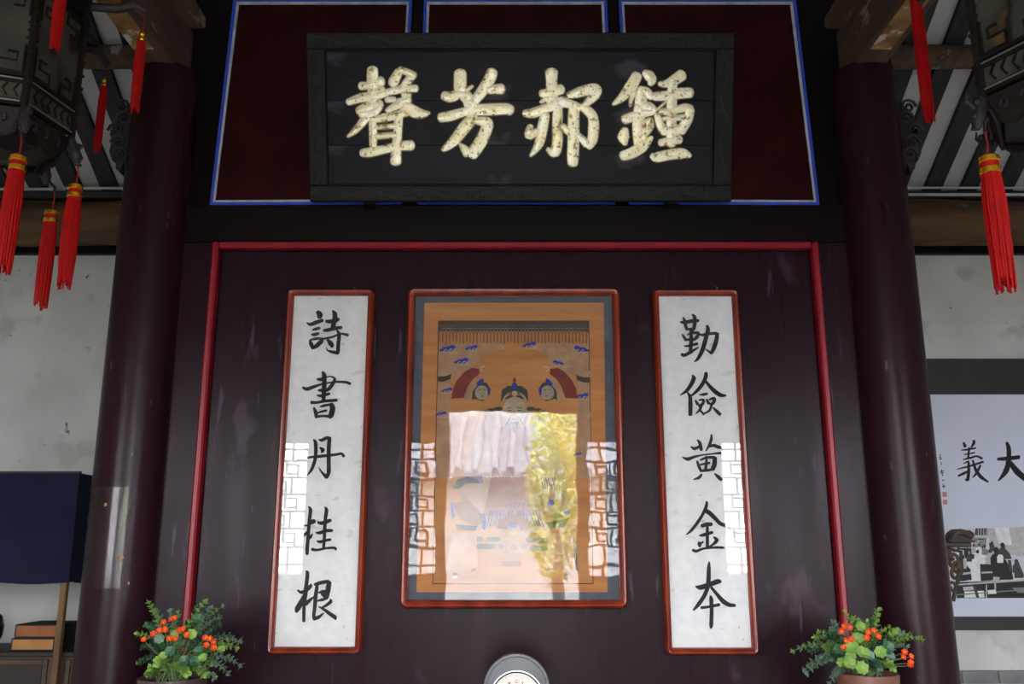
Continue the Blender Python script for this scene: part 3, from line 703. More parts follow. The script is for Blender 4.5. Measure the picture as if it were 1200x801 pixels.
def arcband(cx, cy, r0, r1, a0, a1, n=12):
    return [(cx+r1*math.cos(R(a0+(a1-a0)*i/n)), cy+r1*math.sin(R(a0+(a1-a0)*i/n))) for i in range(n+1)] + [(cx+r0*math.cos(R(a1+(a0-a1)*i/n)), cy+r0*math.sin(R(a1+(a0-a1)*i/n))) for i in range(n+1)]
m = MB(); m.add([PPL.at(x, y, .0004) for x, y in ((497.5,354.5),(707.5,354.5),(712,693.5),(488,693.5))], [(3,2,1,0)]); si = m.build('silk_mount', SILK, po)
IN = ((514,376),(690,376),(695,683.5),(507,683.5))
m = MB(); m.add([PPL.at(x, y, .0007) for x, y in IN], [(3,2,1,0)]); pic = m.build('silk_picture', SILK2, po)
it = [('line', seg(514,376,507,683.5,1)), ('line', seg(690,376,695,683.5,1)), ('line', seg(507,683.5,695,683.5,1.2)), ('line', seg(514,376,690,376,1))]
it += [('taupe', [(514,402),(592,402),(566,416),(553,432),(532,440),(514,470)]), ('taupe', [(690,402),(614,402),(640,416),(653,432),(674,440),(691,470)]),
       ('taupe', [(514,470),(527,446),(528,560),(510,560)]), ('taupe', [(691,470),(678,446),(680,560),(693,560)])]
it += [('dark', [(514,376),(690,376),(690.2,389),(513.8,389)])]
for r_ in range(3):
    x = 517 + (r_ % 2)*2
    while x < 688: it.append(('taupe' if r_ else 'brown', arcband(x, 380+r_*3.6, 1.5, 2.1, 0, 180, 5))); x += 4
for i in range(44): it.append(('brown' if i % 3 else 'line', seg(515+i*4, 389.5, 515+i*4, 400+(i%4), 1.6 if i % 3 else .8)))
painted('canopy_painting', pic, it, .001)
it = []
def cloud(x, y, s, c='blue', fl=1):
    it.append((c, ell(x, y, 5.5*s, 2.0*s, 10))); it.append((c, ell(x+fl*4*s, y-1.6*s, 3*s, 1.8*s, 8))); it.append((c, ell(x-fl*5*s, y+1.2*s, 3*s, 1.2*s, 8)))
    for dx, rr in ((-2,2.2),(3,2.6),(7,1.8)): it.append(('white', arcband(x+dx*s*fl, y+2.5*s, rr*s*.75, rr*s, 0, 300, 8)))
for x, y, s_, fl in ((525,408.5,1.3,1),(553,407.5,1,1),(541,423,1.2,1),(620.5,404,1.1,1),(681,409,1.2,-1),(654,425,.9,-1),(524,457,.9,1),(682,464,1.1,1),(517,485,.9,1),(677,532,.7,1)): cloud(x, y, s_, 'blue', fl)
for x, y in ((584,405),(645,408),(658,408),(663,427),(519,436),(688,437),(520,494),(688,485)): cloud(x, y, .8, 'taupe')
for j_ in range(0, len(it), 6): painted('cloud_motif', pic, it[j_:j_+6], .003)
it = []
it += [('dark', [(513.5,441),(520,441),(529,438),(528,444),(520,447),(513.5,447)]), ('dark', [(691,442),(684,442),(675,439),(676,445),(684,448),(691,448)])]
painted('dark_bar', pic, it[:1], .003); painted('dark_bar', pic, it[1:], .003)
for sx in (-1,1):
    it = []
    X = lambda x: 603 + sx*(603-x) if sx > 0 else x
    mir = (lambda p: [(1206-x, y) for x, y in p]) if sx > 0 else (lambda p: p)
    it += [('red', mir([(529,467),(531,455),(536,445),(544,436),(552,431),(561,432),(562,438),(554,444),(548,453),(544,466)])), ('white', mir(arcband(566,432,2.2,3.2,90,330,8)))]
    it += [('taupe', mir([(543,467),(548,454),(556,444),(563,447),(556,462),(552,470)])), ('dark', mir([(562,448),(570,448),(575,456),(574,462),(566,470),(556,467),(553,469),(554,458)])),
           ('grey', mir(ell(564.5,460,8,8.5))), ('blue', mir([(558,449),(562,445),(566,443),(567,447),(564,450),(559,451)])), ('blue', mir([(572,452),(575,458),(572,463),(571,457)]))]
    it += [('line', mir(seg(561,457,564,456,.7))), ('line', mir(seg(566,456,569,457,.7))), ('line', mir(seg(564,464,567,464,.7)))]
    painted('attendant_figure', pic, it, .0033)
it = []
it += [('robe2', [(572,486),(590,478),(616,478),(634,486),(650,512),(664,560),(668,604),(538,604),(542,560),(556,512)]), ('robe', [(588,500),(618,500),(640,604),(566,604)])]
for sx in (-1,1):
    it += [('dark', ell(603+sx*19, 479, 5, 2.6)), ('dark', ell(603+sx*27, 480, 5, 1.8)), ('green', ell(603+sx*33, 481, 4, 1.5))]
it += [('face', ell(603,482,14,17)), ('dark', [(587,470),(588,457),(595,452),(611,452),(618,457),(619,470),(603,464)]), ('grey', arcband(603,474,13,15.5,200,340)), ('brown', [(597,459),(609,459),(610,464),(596,464)]),
       ('white', ell(603,461,3,3)), ('pink', ell(603,461,1.8,1.8)), ('blue', ell(603,452,3.2,4)), ('red', ell(603,445.5,1.8,3.2)), ('line', seg(594,478,600,477.2,.8)), ('line', seg(606,477.2,612,478,.8)),
       ('line', seg(595,481,599.5,480.8,1)), ('line', seg(606.5,480.8,611,481,1)), ('brown', seg(603,481,602,487,.7)), ('red', ell(603,491.5,3,1)), ('dark', [(598,494),(608,494),(604,506),(602,506)]), ('line', seg(597,490.5,592,499,.8)), ('line', seg(609,490.5,614,499,.8))]
painted('seated_figure', pic, it, .003+.0009)
it = []
for i in range(9):
    it += [('blue', seg(575+i*3.2, 598, 570.5+i*3.4, 618-i*.6, 1.1)), ('blue', seg(631-i*3.2, 598, 637-i*3.4, 618-i*.6, 1.1))]
for i in range(7): it += [('blue', seg(553+i*1.8, 557, 555+i*1.8, 566, .8)), ('blue', seg(634+i*2.6, 559, 637+i*2.6, 573, .9))]
it += [('dark', [(531,572),(536,562),(548,558),(560,562),(562,566),(546,566),(538,573)]), ('robe', [(530,590),(548,586),(562,598),(566,612),(556,616),(540,608)]), ('blue', [(528,588),(531,590),(533,604),(531,609),(529,602)]),
       ('blue', [(562,601),(568,602),(570,611),(568,622),(565,618),(566,608)]), ('dark', [(534,614),(560,616),(556,622),(536,620)]), ('dark', [(640,612),(662,608),(668,606),(660,618),(644,618)]), ('blue', ell(645.5,589,4,4)), ('grey', ell(657,580,5,4.5)), ('blue', ell(664,600,4,2.5)), ('green', ell(652,604,8,3))]
for i in range(12): it.append(('blue', seg(572+i*5, 594, 575+i*5, 588+abs(6-i), .8)))
it += [('pink', [(530,624),(559,624),(560,664),(523,668)]), ('pink', [(641,624),(672,626),(676,668),(641,666)]), ('dark', [(672,635),(674.5,635),(677,668),(673.5,668)])]
it += [('dark', [(559,628.5),(565,629),(566,633),(559,634)]), ('dark', [(571,629),(586,629),(586,634),(571,634)]), ('dark', [(559,637),(580,637),(580,643),(559,643)]), ('dark', [(616,630),(642,630),(642,636),(616,635)]), ('dark', [(621,639),(642,639),(642,644),(621,645)])]
it += [('robe2', [(582,618),(600,602),(622,612),(628,622),(614,630),(592,630)]), ('red', arcband(602,622,8,20,190,350,16)), ('blue', ell(601.5,615.5,4.2,3)), ('yellow', ell(601,624,4,3)), ('robe2', [(585,633),(617,633),(620,642),(613,648),(590,648),(582,642)]), ('robe', ell(587,640,4,3)), ('robe', ell(602,641,4,3.5)), ('robe', ell(614,640,4,3)),
       ('robe', [(588,657),(611,657),(611,663),(587,663)]), ('taupe', [(590,649),(610,649),(608,656),(592,656)])]
it += [('dark', [(530.5,670.5),(536.5,670.5),(536.5,674),(530.5,674)]), ('white', [(530.5,674),(536.5,674),(536,677),(530,677)]), ('dark', [(552,666.5),(558,665.5),(557,668.5),(552,669)]), ('dark', [(641,666.5),(648,666),(646,669),(641,669)]), ('dark', [(662,670),(668,670),(668,673.5),(662,673.5)]), ('white', [(662,673.5),(668,673.5),(667,677),(663,677)])]
painted('robe_painting', pic, it, .0062)['kind'] = 'stuff'
pane('plastic_film', px0+.036, px1-.036, pz0+.036, pz1-.036, -.0225, FILM, po)
# ================================================================== HEXAGONAL PALACE LANTERNS
def hex_lantern(corner, ang, side, s, label, reach, lowreach):
    """corner: a bottom corner of the body; ang: heading (deg, clockwise from +Y) of the visible edge leaving it; side: which way the centre lies"""
    C0 = Vector(corner); e1 = R(ang); ci = e1 + side*R(60)
    cen = Vector((C0.x + s*math.sin(ci), C0.y + s*math.cos(ci), C0.z))
    a0 = math.atan2(C0.x-cen.x, C0.y-cen.y)
    def V(k, r, z): a = a0 + k*R(60); return Vector((cen.x + r*math.sin(a), cen.y + r*math.cos(a), C0.z + z))
    ln = empty('palace_lantern', (cen.x, cen.y, C0.z-.2), label, 'lantern', 'hanging wooden palace lanterns')
    H = .62
    for k in range(6):
        m = MB(); m.tube([V(k, s, -.06), V(k, s, H)], .017, 6); 
        for i in range(9): m.ball(V(k, s+.016, .04+i*.065), .009, n=6, m=4)
        m.build('corner_post', DWOOD, ln, smooth=50)
        # one side: painted glass, lower small panel, rails, fretwork
        a_, b_ = V(k, s, 0), V(k+1, s, 0); d = (b_-a_).normalized(); out = Vector((d.y, -d.x, 0)); 
        if out.dot(a_-cen) < 0: out = -out
        def q(u, z, o=0): return a_.lerp(b_, u) + Vector((0,0,z)) + out*o
        m = MB(); m.prism([q(.06,.13), q(.94,.13), q(.94,H-.06), q(.06,H-.06)], out*-.006); m.build('painted_panel', LPANEL, ln)
        m = MB(); m.prism([q(.06,.02), q(.94,.02), q(.94,.1), q(.06,.1)], out*-.006); m.build('lower_panel', LPANEL, ln)
        for z in (.0, .1, .13, H-.06, H):
            m = MB(); m.tube([q(.04,z,.002), q(.96,z,.002)], .011, 4); m.build('rail', DWOOD, ln)
        for z in (.108, .006):
            m = MB(); m.tube([q(.06,z,.013), q(.94,z,.013)], .0035, 5); m.build('silver_line', SILVERP, ln)
        m = MB()   # fret: key pattern corners and a beaded border
        for (u, z, su, sz) in ((.08,.145,1,1),(.92,.145,-1,1),(.08,H-.075,1,-1),(.92,H-.075,-1,-1)):
            L_ = [(0,.13),(0,0),(.34,0),(.34,.05),(.1,.05),(.1,.09),(.24,.09)]
            m.tube([q(u+su*x*.9, z+sz*y, .004) for x, y in L_], .006, 4)
        for i in range(11): m.ball(q(.075, .16+i*.037, .006), .005, n=6, m=4); m.ball(q(.925, .16+i*.037, .006), .005, n=6, m=4)
        for i in range(6): m.tube([q(.1+i*.14, .03, .004), q(.16+i*.14, .06, .004), q(.1+i*.14, .09, .004)], .005, 4)
        m.build('fretwork', DWOOD, ln, smooth=50)
        # flaring apron below
        m = MB(); A, B = q(.03,-.02,0), q(.97,-.02,0); c2 = Vector((cen.x, cen.y, 0))
        pts = [A, B]
        for i in range(9):
            u = .97 - .94*i/8; p = q(u, -.11 - .035*abs(math.sin(i*math.pi/4)), 0); pts.append(p + (c2 - Vector((p.x,p.y,0)))*.12)
        m.prism(pts, out*-.012); m.build('carved_apron', DWOOD, ln)
        m = MB()
        for i in range(3): 
            t_ = [q(.25+.25*i+.06*math.cos(j*.8)*(1-j/10), -.07+.03*math.sin(j*.8)*(1-j/10), -.005) for j in range(8)]; m.tube(t_, .005, 4)
        tag(m.build('apron_scroll', CARVE, ln, smooth=60), kind='stuff')
        # dragon heads: compact ones hanging at the lower corners, long ones reaching out above
        o2 = (V(k, 1, 0) - Vector((cen.x,cen.y,C0.z))).normalized(); up = Vector((0,0,1))
        p = V(k, s, -.04); m = MB()
        m.tube([p+up*.03, p+o2*.012-up*.02, p+o2*.03-up*.06, p+o2*.035-up*.1], [.014,.024,.026,.012], 8)
        for i in range(4): m.ball(p+o2*(.02+.008*i)-up*(.0+.028*i)+Vector((d.x,d.y,0))*(.018 if i % 2 else -.018), .013-.001*i, n=7, m=5)
        m.tube([p+o2*.035-up*.02, p+o2*.06+up*.01, p+o2*.055+up*.04], [.008,.006,.003], 5); m.tube([p+o2*.03-up*.09, p+o2*.055-up*.1], [.01,.005], 6)
        m.build('dragon_head', CARVE, ln, smooth=60)
        p = V(k, s*1.15, H+.04); m = MB(); rr_ = reach.get(k, .56) - s*1.15
        m.tube([p-o2*.05, p+o2*rr_*.4+up*.015, p+o2*rr_*.75+up*.05, p+o2*rr_*1.05+up*.03], [.02,.022,.026,.012], 8)
        m.ball(p+o2*rr_*.7+up*.07, .016, n=7, m=5); m.tube([p+o2*rr_*.65+up*.07, p+o2*rr_*.45+up*.11, p+o2*rr_*.3+up*.12], [.009,.007,.003], 5); m.tube([p+o2*rr_*.8+up*.03, p+o2*rr_*1.0+up*.0], [.013,.006], 6)
        m.build('upper_dragon_head', CARVE, ln, smooth=60)
    for k in lowreach:
        m = MB(); m.tube([V(k, s, -.1), V(k, lowreach[k], -.13), V(k, lowreach[k], -.15)], .007, 6); m.build('tassel_hook', CARVE, ln)
    m = MB(); m.lathe([(s*.3,-.13),(s*.8,-.1),(s*.85,-.03),(s*.3,-.02)], (cen.x,cen.y,C0.z), 6); m.build('bottom_board', DWOOD, ln)
    m = MB(); m.lathe([(s*1.15,H),(s*1.2,H+.04),(s*.8,H+.14),(s*.75,H+.3),(s*.3,H+.34)], (cen.x,cen.y,C0.z), 6); m.build('upper_tier', DWOOD, ln)
    zt = roofz(cen.y) if cen.y > RIDGE else roofz(2*RIDGE-cen.y)
    m = MB(); m.tube([(cen.x,cen.y,C0.z+H+.33), (cen.x,cen.y,zt)], .008, 6); m.build('hanging_rod', INKBLACK, ln)
    return V, cen
Lc = at(29, 122, -1.05); VL, cl = hex_lantern(Lc, 11, -1, .30, 'dark carved hexagonal lantern hanging at upper left before the left column', {0:.551, 5:.55, 4:.665}, {0:.311, 5:.341, 4:.397})
Rc = at(1151, 110, -1.55); VR, cr = hex_lantern(Rc, 152, -1, .30, 'dark carved hexagonal lantern hanging at upper right corner of the photo', {1:.554}, {0:.307})
# ---- red tassels
def tassel(px0, py0, px1, py1, Y, wpx, label, cap='band', cord_to=None, seed=0):
    t = at(px0, py0, Y); b = at(px1, py1, Y); sc = (Y-CAM.y)/F*1.03
    r = wpx*sc/2; L_ = t.z - b.z; rnd = random.Random(seed)
    e = empty('tassel', (t.x, t.y, b.z), label, 'tassel', 'red tassels of the lanterns')
    if cap == 'band':
        hcap = r*2.0
        m = MB(); m.lathe([(r*.55,0),(r*.8,-.1*hcap),(r*.82,-hcap)], t, 14); m.build('cap', TASSEL, e, smooth=40)
        for z in (.08, .62):
            m = MB(); m.lathe([(r*.84,-(z+.3)*hcap),(r*.92,-(z+.26)*hcap),(r*.92,-(z+.04)*hcap),(r*.84,-z*hcap)], t, 16); m.build('gold_band', TGOLD, e, smooth=40)
    else:
        hcap = r*2.2
        for z, q in ((.2,.62),(.7,.72)): 
            m = MB(); m.ball(t-Vector((0,0,z*hcap)), r*q, n=10, m=7); m.build('gold_bead', TGOLD, e, smooth=True)
    n = 40
    m = MB(); m.lathe([(r*.75,-hcap*.95),(r*.86,-hcap*1.3),(r*.8,-L_*.55),(r*.72,-L_*.9),(r*.3,-L_*.93)], t, 16)
    for i in range(n):
        a = 2*math.pi*(i+rnd.random()*.6)/n; rr = r*(.78+.16*rnd.random()); ll = L_*(.9+.12*rnd.random()); sw = rnd.uniform(-.1,.1)
        d = Vector((math.cos(a), math.sin(a), 0)); d2 = Vector((math.cos(a+sw), math.sin(a+sw), 0))
        m.tube([t+d*r*.74-Vector((0,0,hcap*.95)), t+d*rr-Vector((0,0,L_*.35)), t+d2*rr*.97-Vector((0,0,L_*.7)), t+d2*rr*rnd.uniform(.7,.95)-Vector((0,0,ll))], r*.1, 4)
    m.build('strands', TASSEL, e, smooth=60)
    if cord_to is None: cord_to = t + Vector((0,0,.12))
    m = MB(); c_ = Vector(cord_to); m.tube([t-Vector((0,0,.01)), t.lerp(c_,.5)+Vector((.004,0,0)), c_], .0035, 5); m.build('cord', CORD, e)
def hang(px, py, px1, py1, V_, k, r, tier, w, label, cap, seed):
    q = V_(k, r, 0); Yt_ = q.y; top = at(px, py, Yt_); cz = (V_(k, r, -.148).z if tier == 'low' else V_(k, r, .62+.06).z)
    tassel(px, py, px1, py1, Yt_, w, label, cap, Vector((top.x, top.y, max(cz, top.z+.03))), seed)
hang(22, 182, 4, 319, VL, 0, .311, 'low', 22, 'thick red tassel with gold bands nearest the left edge of the photo', 'band', 1)
hang(89, 216, 74, 338, VL, 5, .341, 'low', 19, 'red tassel with gold bands closest to the left column, hanging above the white wall', 'band', 2)
hang(61, 246, 45, 360, VL, 4, .397, 'low', 18, 'lowest red tassel at the left, hanging between the two others with gold bands', 'band', 3)
hang(167, 38, 156, 131, VL, 5, .55, 'up', 13, 'slim red tassel with gold beads in front of the left timber beam', 'bead', 4)
hang(123, 93, 110, 177, VL, 4, .665, 'up', 10, 'thin dark red tassel with gold beads against the striped rafters, right of the left lantern', 'bead', 5)
hang(79, -62, 57, 58, VL, 0, .551, 'up', 15, 'red tassel cut off by the top edge of the photo, over the left lantern', 'bead', 6)
hang(1158, 182, 1176, 340, VR, 0, .307, 'low', 27, 'large red tassel with gold bands hanging below the right lantern', 'band', 7)
hang(1071, -14, 1097, 142, VR, 1, .554, 'up', 16, 'long red tassel cut off by the top edge, before the striped rafters at right', 'bead', 8)

# ================================================================== LEFT: CLOTH TOPPED STAND, CHEST, BOOK BOXES
SY = .9
cA, cB = at(94,554,SY), at(79,682,SY)
zt, zb = cA.z, at(40,683,SY).z; xr = (at(94,554,SY).x + at(79,682,SY).x)/2; xl = xr - 1.25; yb_ = SY + .62
st = empty('cloth_topped_stand', (xr-.6, SY+.3, 0), 'wooden stand with a navy blue cloth hung around its top, at lower left', 'stand')
m = MB(); n = 22
def wall_strip(p, q, phase):
    vs = []; fs = []
    for i in range(n+1):
        b = Vector(p).lerp(Vector(q), i/n); d = (Vector(q)-Vector(p)).normalized(); o = Vector((d.y,-d.x,0))
        for j in range(5):
            z = zt + (zb-zt)*j/4 + (.006*math.sin(i*.6+phase) if j == 4 else 0); w = .006*(j/4)*math.sin(i*1.1+phase)
            vs.append((b.x+o.x*w, b.y+o.y*w, z))
    for i in range(n):
        for j in range(4): a = i*5+j; fs.append((a, a+1, a+6, a+5))
    m.add(vs, fs)
wall_strip((xl,SY,0),(xr,SY,0),0); wall_strip((xr,SY,0),(xr,yb_,0),1); wall_strip((xl,yb_,0),(xl,SY,0),2); wall_strip((xr,yb_,0),(xl,yb_,0),3)
cl_ = m.build('cloth_skirt', NAVY, st, smooth=60)
boxo('cloth_top', (xl-.003,SY-.003,zt-.012), (xr+.003,yb_+.003,zt), NAVY, st, bev=.005)
boxo('top_edge_strip', (xl,SY-.008,zt-.002), (xr+.003,SY+.02,zt+.01), CHESTD, st)
pw = .036
for x in (xl+.02, xr-.03):
    for y in (SY+.012, yb_-.05):
        p_ = boxo('post', (x-pw/2, y, 0), (x+pw/2, y+pw, zt-.015), OAK, st, bev=.003)
for y in (SY+.012, yb_-.05): boxo('rail', (xl+.04, y+.004, zb+.1), (xr-.05, y+pw-.004, zb+.15), OAK, st)
# chest
cy = SY+.08; ct = at(40,763,cy).z; cxr = at(97,763,cy+.1).x; cxl = cxr-1.35
ch = empty('wooden_chest', (cxr-.65, cy+.25, 0), 'dark brown panelled chest standing under the navy cloth', 'chest')
boxo('body', (cxl, cy+.012, 0), (cxr, yb_-.06, ct-.03), CHEST, ch)
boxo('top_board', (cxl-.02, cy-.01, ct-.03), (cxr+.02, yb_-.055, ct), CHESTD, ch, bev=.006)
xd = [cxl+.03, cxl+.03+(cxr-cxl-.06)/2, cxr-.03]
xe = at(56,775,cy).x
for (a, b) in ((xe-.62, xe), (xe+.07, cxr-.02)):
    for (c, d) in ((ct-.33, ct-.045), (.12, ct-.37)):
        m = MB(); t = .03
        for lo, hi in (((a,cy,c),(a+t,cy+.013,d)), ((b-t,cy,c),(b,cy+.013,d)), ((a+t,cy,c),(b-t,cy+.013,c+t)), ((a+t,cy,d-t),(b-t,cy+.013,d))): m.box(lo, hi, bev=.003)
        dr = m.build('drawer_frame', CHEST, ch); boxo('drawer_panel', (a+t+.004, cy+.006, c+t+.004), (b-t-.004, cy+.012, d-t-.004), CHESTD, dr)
# book boxes
def book_box(x0, x1, y0, y1, z0, z1, mt, label):
    e = empty('book_box', ((x0+x1)/2, (y0+y1)/2, z0), label, 'box', 'cloth covered book boxes on the chest')
    boxo('paper_edge', (x0+.008, y0+.001, z0+.008), (x1-.008, y1-.004, z1-.008), mt, e)
    t = .008
    boxo('cover', (x0, y0, z1-t), (x1, y1, z1), BOXN, e, bev=.002); boxo('cover', (x0, y0, z0), (x1, y1, z0+t), BOXN, e, bev=.002)
    boxo('spine', (x0, y0, z0+t), (x0+t, y1, z1-t), BOXN, e); boxo('spine', (x1-t, y0, z0+t), (x1, y1, z1-t), BOXN, e)
by = SY+.1; zA = ct+.001; zB = zA + (at(40,745,by).z - at(40,760,by).z); zC = zB + (at(40,729,by).z - at(40,745,by).z)
book_box(at(12,760,by).x, at(63,760,by).x, by, by+.3, zA, zB, BOXL, 'light tan book box, lower of the stacked pair on the chest')
book_box(at(16,745,by).x, at(66,745,by).x, by+.005, by+.3, zB+.001, zC, BOXD, 'brown book box, upper of the stacked pair on the chest')
bz = at(88,748,by).z
book_box(at(81,760,by).x, at(95,760,by).x+.02, by+.1, by+.34, zA, zC+.01, BOXN, 'black book box at the right end of the chest behind the oak post')
m = MB(); vp = at(-12,735,by+.1); rv_ = at(6,712,by+.1).x - vp.x
m.lathe([(rv_*.55,0),(rv_*.6,.02),(rv_*.95,.08),(rv_*1.0,.13),(rv_*.8,.19),(rv_*.4,.215),(rv_*.38,.235),(rv_*.5,.25),(rv_*.3,.25)], (vp.x, vp.y, ct), 28)
tag(m.build('dark_vase', VASEM, smooth=40, base=True), 'dark rounded vase at the left edge on the chest', 'vase')

# ================================================================== RIGHT: FRAMED HISTORIC PICTURE, CARVED RACK
PY = BY - .03
q = lambda x, y: at(x, y, PY)
XL = q(1078,500).x; XRr = q(1330,500).x; zA_, zB_ = q(1150,420).z, q(1150,462).z; zC_, zD_ = q(1150,722).z, q(1150,738).z
XL = at(1050,600,PY).x
hp = empty('historic_picture', ((XL+XRr)/2, PY, zD_), 'large grey blue printed panel with two big characters and a black and white photograph', 'picture')
PBLUE = mat('pale_blue_print', (216,222,238), .45, var=(209,216,233), vs=2)
PDARK = mat('dark_olive_border', (46,46,42), .5, var=(40,40,37), vs=3)
boxo('print_sheet', (XL, PY, zC_), (XRr, BY-.004, zB_), PBLUE, hp)
boxo('border_band', (XL, PY-.004, zB_), (XRr, BY-.004, zA_), PDARK, hp, bev=.003); boxo('border_band', (XL, PY-.004, zD_), (XRr, BY-.004, zC_), PDARK, hp, bev=.003)
boxo('border_band', (XRr, PY-.004, zD_), (XRr+.2, BY-.004, zA_), PDARK, hp, bev=.003)
HPL = vplane(PY)
for k in ('yi','da','sig'):
    org, s, sts = CH[k]; m = MB()
    for i, t in enumerate(sts): ribbon(m, t, HPL, org, s, .0006+.00005*i, 0)
    m.build('printed_character' if k != 'sig' else 'printed_signature', INK, hp)
SEAL = mat('red_seal', (196,112,96), .7, var=(214,150,138), vs=90)
m = MB()
for (x, y) in ((1106.8,579),(1107.4,588)):
    m.add([HPL.at(x-2.6,y-2.8,.0006),HPL.at(x+2.6,y-2.8,.0006),HPL.at(x+2.8,y+2.8,.0006),HPL.at(x-2.4,y+2.8,.0006)], [(3,2,1,0)])
m.build('red_seal', SEAL, hp)
GC = {'g_white':(214,216,218),'g_light':(176,176,176),'g_mid':(120,120,120),'g_dark':(56,56,56),'g_black':(24,24,24),'g_pale':(196,199,205)}
GM = {k: mat('photo_'+k, v, .5, var=tuple(min(255,int(c*1.1)+4) for c in v), vs=30) for k, v in GC.items()}; GK = list(GM)
it = []
def g(c, *p): it.append((c, [(1095+x/5.724, 600+y/5.721) for x, y in p]))
g('g_pale',(60,110),(600,95),(1000,95),(1000,572),(130,575)); g('g_light',(360,110),(600,100),(600,300),(380,260))
g('g_light',(500,105),(506,105),(540,220),(533,220)); g('g_white',(400,100),(500,100),(520,220),(430,210))
g('g_dark',(275,108),(355,106),(358,152),(268,154)); 
for i in range(4): g('g_light',(292+i*18,108),(297+i*18,108),(297+i*18,152),(292+i*18,152))
g('g_light',(262,155),(368,152),(372,168),(262,170)); g('g_mid',(260,172),(350,170),(345,230),(262,235))
rnd = random.Random(4)
for i in range(16): g(rnd.choice(['g_dark','g_mid','g_white','g_black']), *[(265+rnd.uniform(0,80)+6*math.cos(a), 180+rnd.uniform(-1,1)+ (i%5)*13 + 5*math.sin(a)) for a in (0,1.2,2.4,3.6,4.8)])
g('g_black',(150,240),(250,240),(250,305),(170,310)); g('g_white',(140,245),(200,255),(205,310),(135,300)); g('g_black',(215,262),(240,258),(245,305),(205,305)); g('g_white',(270,240),(350,235),(360,300),(255,320)); g('g_black',(300,225),(325,230),(330,265),(300,262)); g('g_black',(248,280),(280,285),(282,312),(250,312))
g('g_light',(340,310),(410,290),(420,380),(345,345)); g('g_black',(365,205),(395,205),(400,245),(370,240)); g('g_mid',(350,250),(390,250),(392,300),(352,300))
g('g_white',(190,318),(340,315),(330,460),(250,462),(240,380)); g('g_black',(165,310),(240,380),(250,452),(150,465),(150,330)); g('g_black',(305,345),(395,350),(395,455),(310,460)); g('g_light',(180,405),(240,398),(242,412),(180,420)); g('g_light',(315,398),(392,395),(392,407),(315,410))
g('g_black',(400,245),(425,248),(428,290),(480,320),(520,400),(530,450),(395,455),(385,380),(400,300)); g('g_light',(395,430),(440,435),(430,455),(392,455)); g('g_dark',(445,215),(470,215),(476,245),(505,275),(518,310),(490,315),(440,290),(450,250)); g('g_white',(425,262),(450,255),(448,300),(425,295))
g('g_dark',(490,320),(512,318),(525,400),(500,400)); g('g_dark',(535,320),(560,322),(600,420),(595,440),(535,440)); g('g_black',(150,468),(1000,440),(1000,572),(150,575)); g('g_light',(150,480),(600,448),(1000,430),(1000,440),(600,460),(150,490))
g('g_light',(190,500),(260,495),(275,520),(195,525)); g('g_white',(200,530),(330,525),(335,570),(200,572)); g('g_light',(345,485),(352,485),(352,572),(343,572)); g('g_mid',(150,548),(600,515),(600,522),(150,556)); g('g_white',(355,522),(410,517),(415,545),(360,548)); g('g_mid',(520,505),(1000,490),(1000,530),(560,540)); g('g_light',(400,475),(412,475),(412,520),(403,520))
g('g_dark',(255,490),(275,490),(300,570),(280,572))
def person(x, y, s, body, head):
    it.append((body, [(1095+(x+s*u)/5.724, 600+(y+s*v)/5.721) for u, v in ((-.5,1.9),(-.55,.9),(-.3,.55),(0,.45),(.3,.55),(.55,.9),(.5,1.9))]))
    it.append((head, [(1095+(x+s*.27*math.cos(a*.63))/5.724, 600+(y+s*.2+s*.32*math.sin(a*.63))/5.721) for a in range(10)]))
for (x, y, s, b_, h_) in ((215,225,34,'g_black','g_mid'),(262,215,30,'g_light','g_dark'),(300,212,32,'g_white','g_dark'),(335,222,34,'g_mid','g_black'),(385,198,32,'g_dark','g_black'),(160,235,40,'g_white','g_dark'),(232,262,36,'g_dark','g_mid'),(288,255,42,'g_white','g_black'),(372,250,44,'g_light','g_dark'),(412,240,70,'g_black','g_black'),(455,208,56,'g_dark','g_black'),(440,262,40,'g_white','g_dark'),(548,318,46,'g_dark','g_dark'),(190,290,46,'g_light','g_black')): person(x, y, s, b_, h_)
for dx in (0, 330): 
    g('g_dark',(640+dx,260),(700+dx,255),(740+dx,440),(620+dx,445)); g('g_mid',(655+dx,215),(690+dx,215),(692+dx,255),(655+dx,255))
m = MB()
for i, (c, pts) in enumerate(it):
    m.add([HPL.at(x, y, .0008+i*.00003) for x, y in pts], [tuple(range(len(pts)))[::-1]], GK.index(c))
ph = m.build('black_and_white_photograph', [GM[k] for k in GK], hp); ph['label'] = 'old black and white photograph of people at long tables'
# carved rack: mostly hidden by the column
RY = 1.15
rk = at(1100,640,RY); RX0 = CX_ - .02
CW = mat('carved_brown_wood', (92,66,40), .5, var=(58,42,30), vs=8)
CWD = mat('carved_dark_wood', (58,46,40), .5, var=(38,31,28), vs=10)
e = empty('carved_rack', (RX0+.3, RY, 0), 'carved dark wooden rack with scrolled end, half hidden behind the right column', 'rack')
xa, xb = RX0-.1, at(1134,636,RY).x
zt_ = at(1120,635,RY).z; zb_ = at(1120,641,RY).z
boxo('top_rail', (xa, RY-.05, zb_), (xb, RY+.05, zt_), CW, e, bev=.006)
pts = []
for x, y in ((1112,634),(1113,629),(1117,623),(1122,619.5),(1128,620),(1132,621),(1137,621),(1141,624),(1142,628),(1139,632),(1143,633.5),(1141,635),(1134,636),(1126,636)): pts.append(at(x, y, RY-.04))
m = MB(); m.prism(pts, (0,.08,0)); sc_ = m.build('scroll_end', CWD, e)
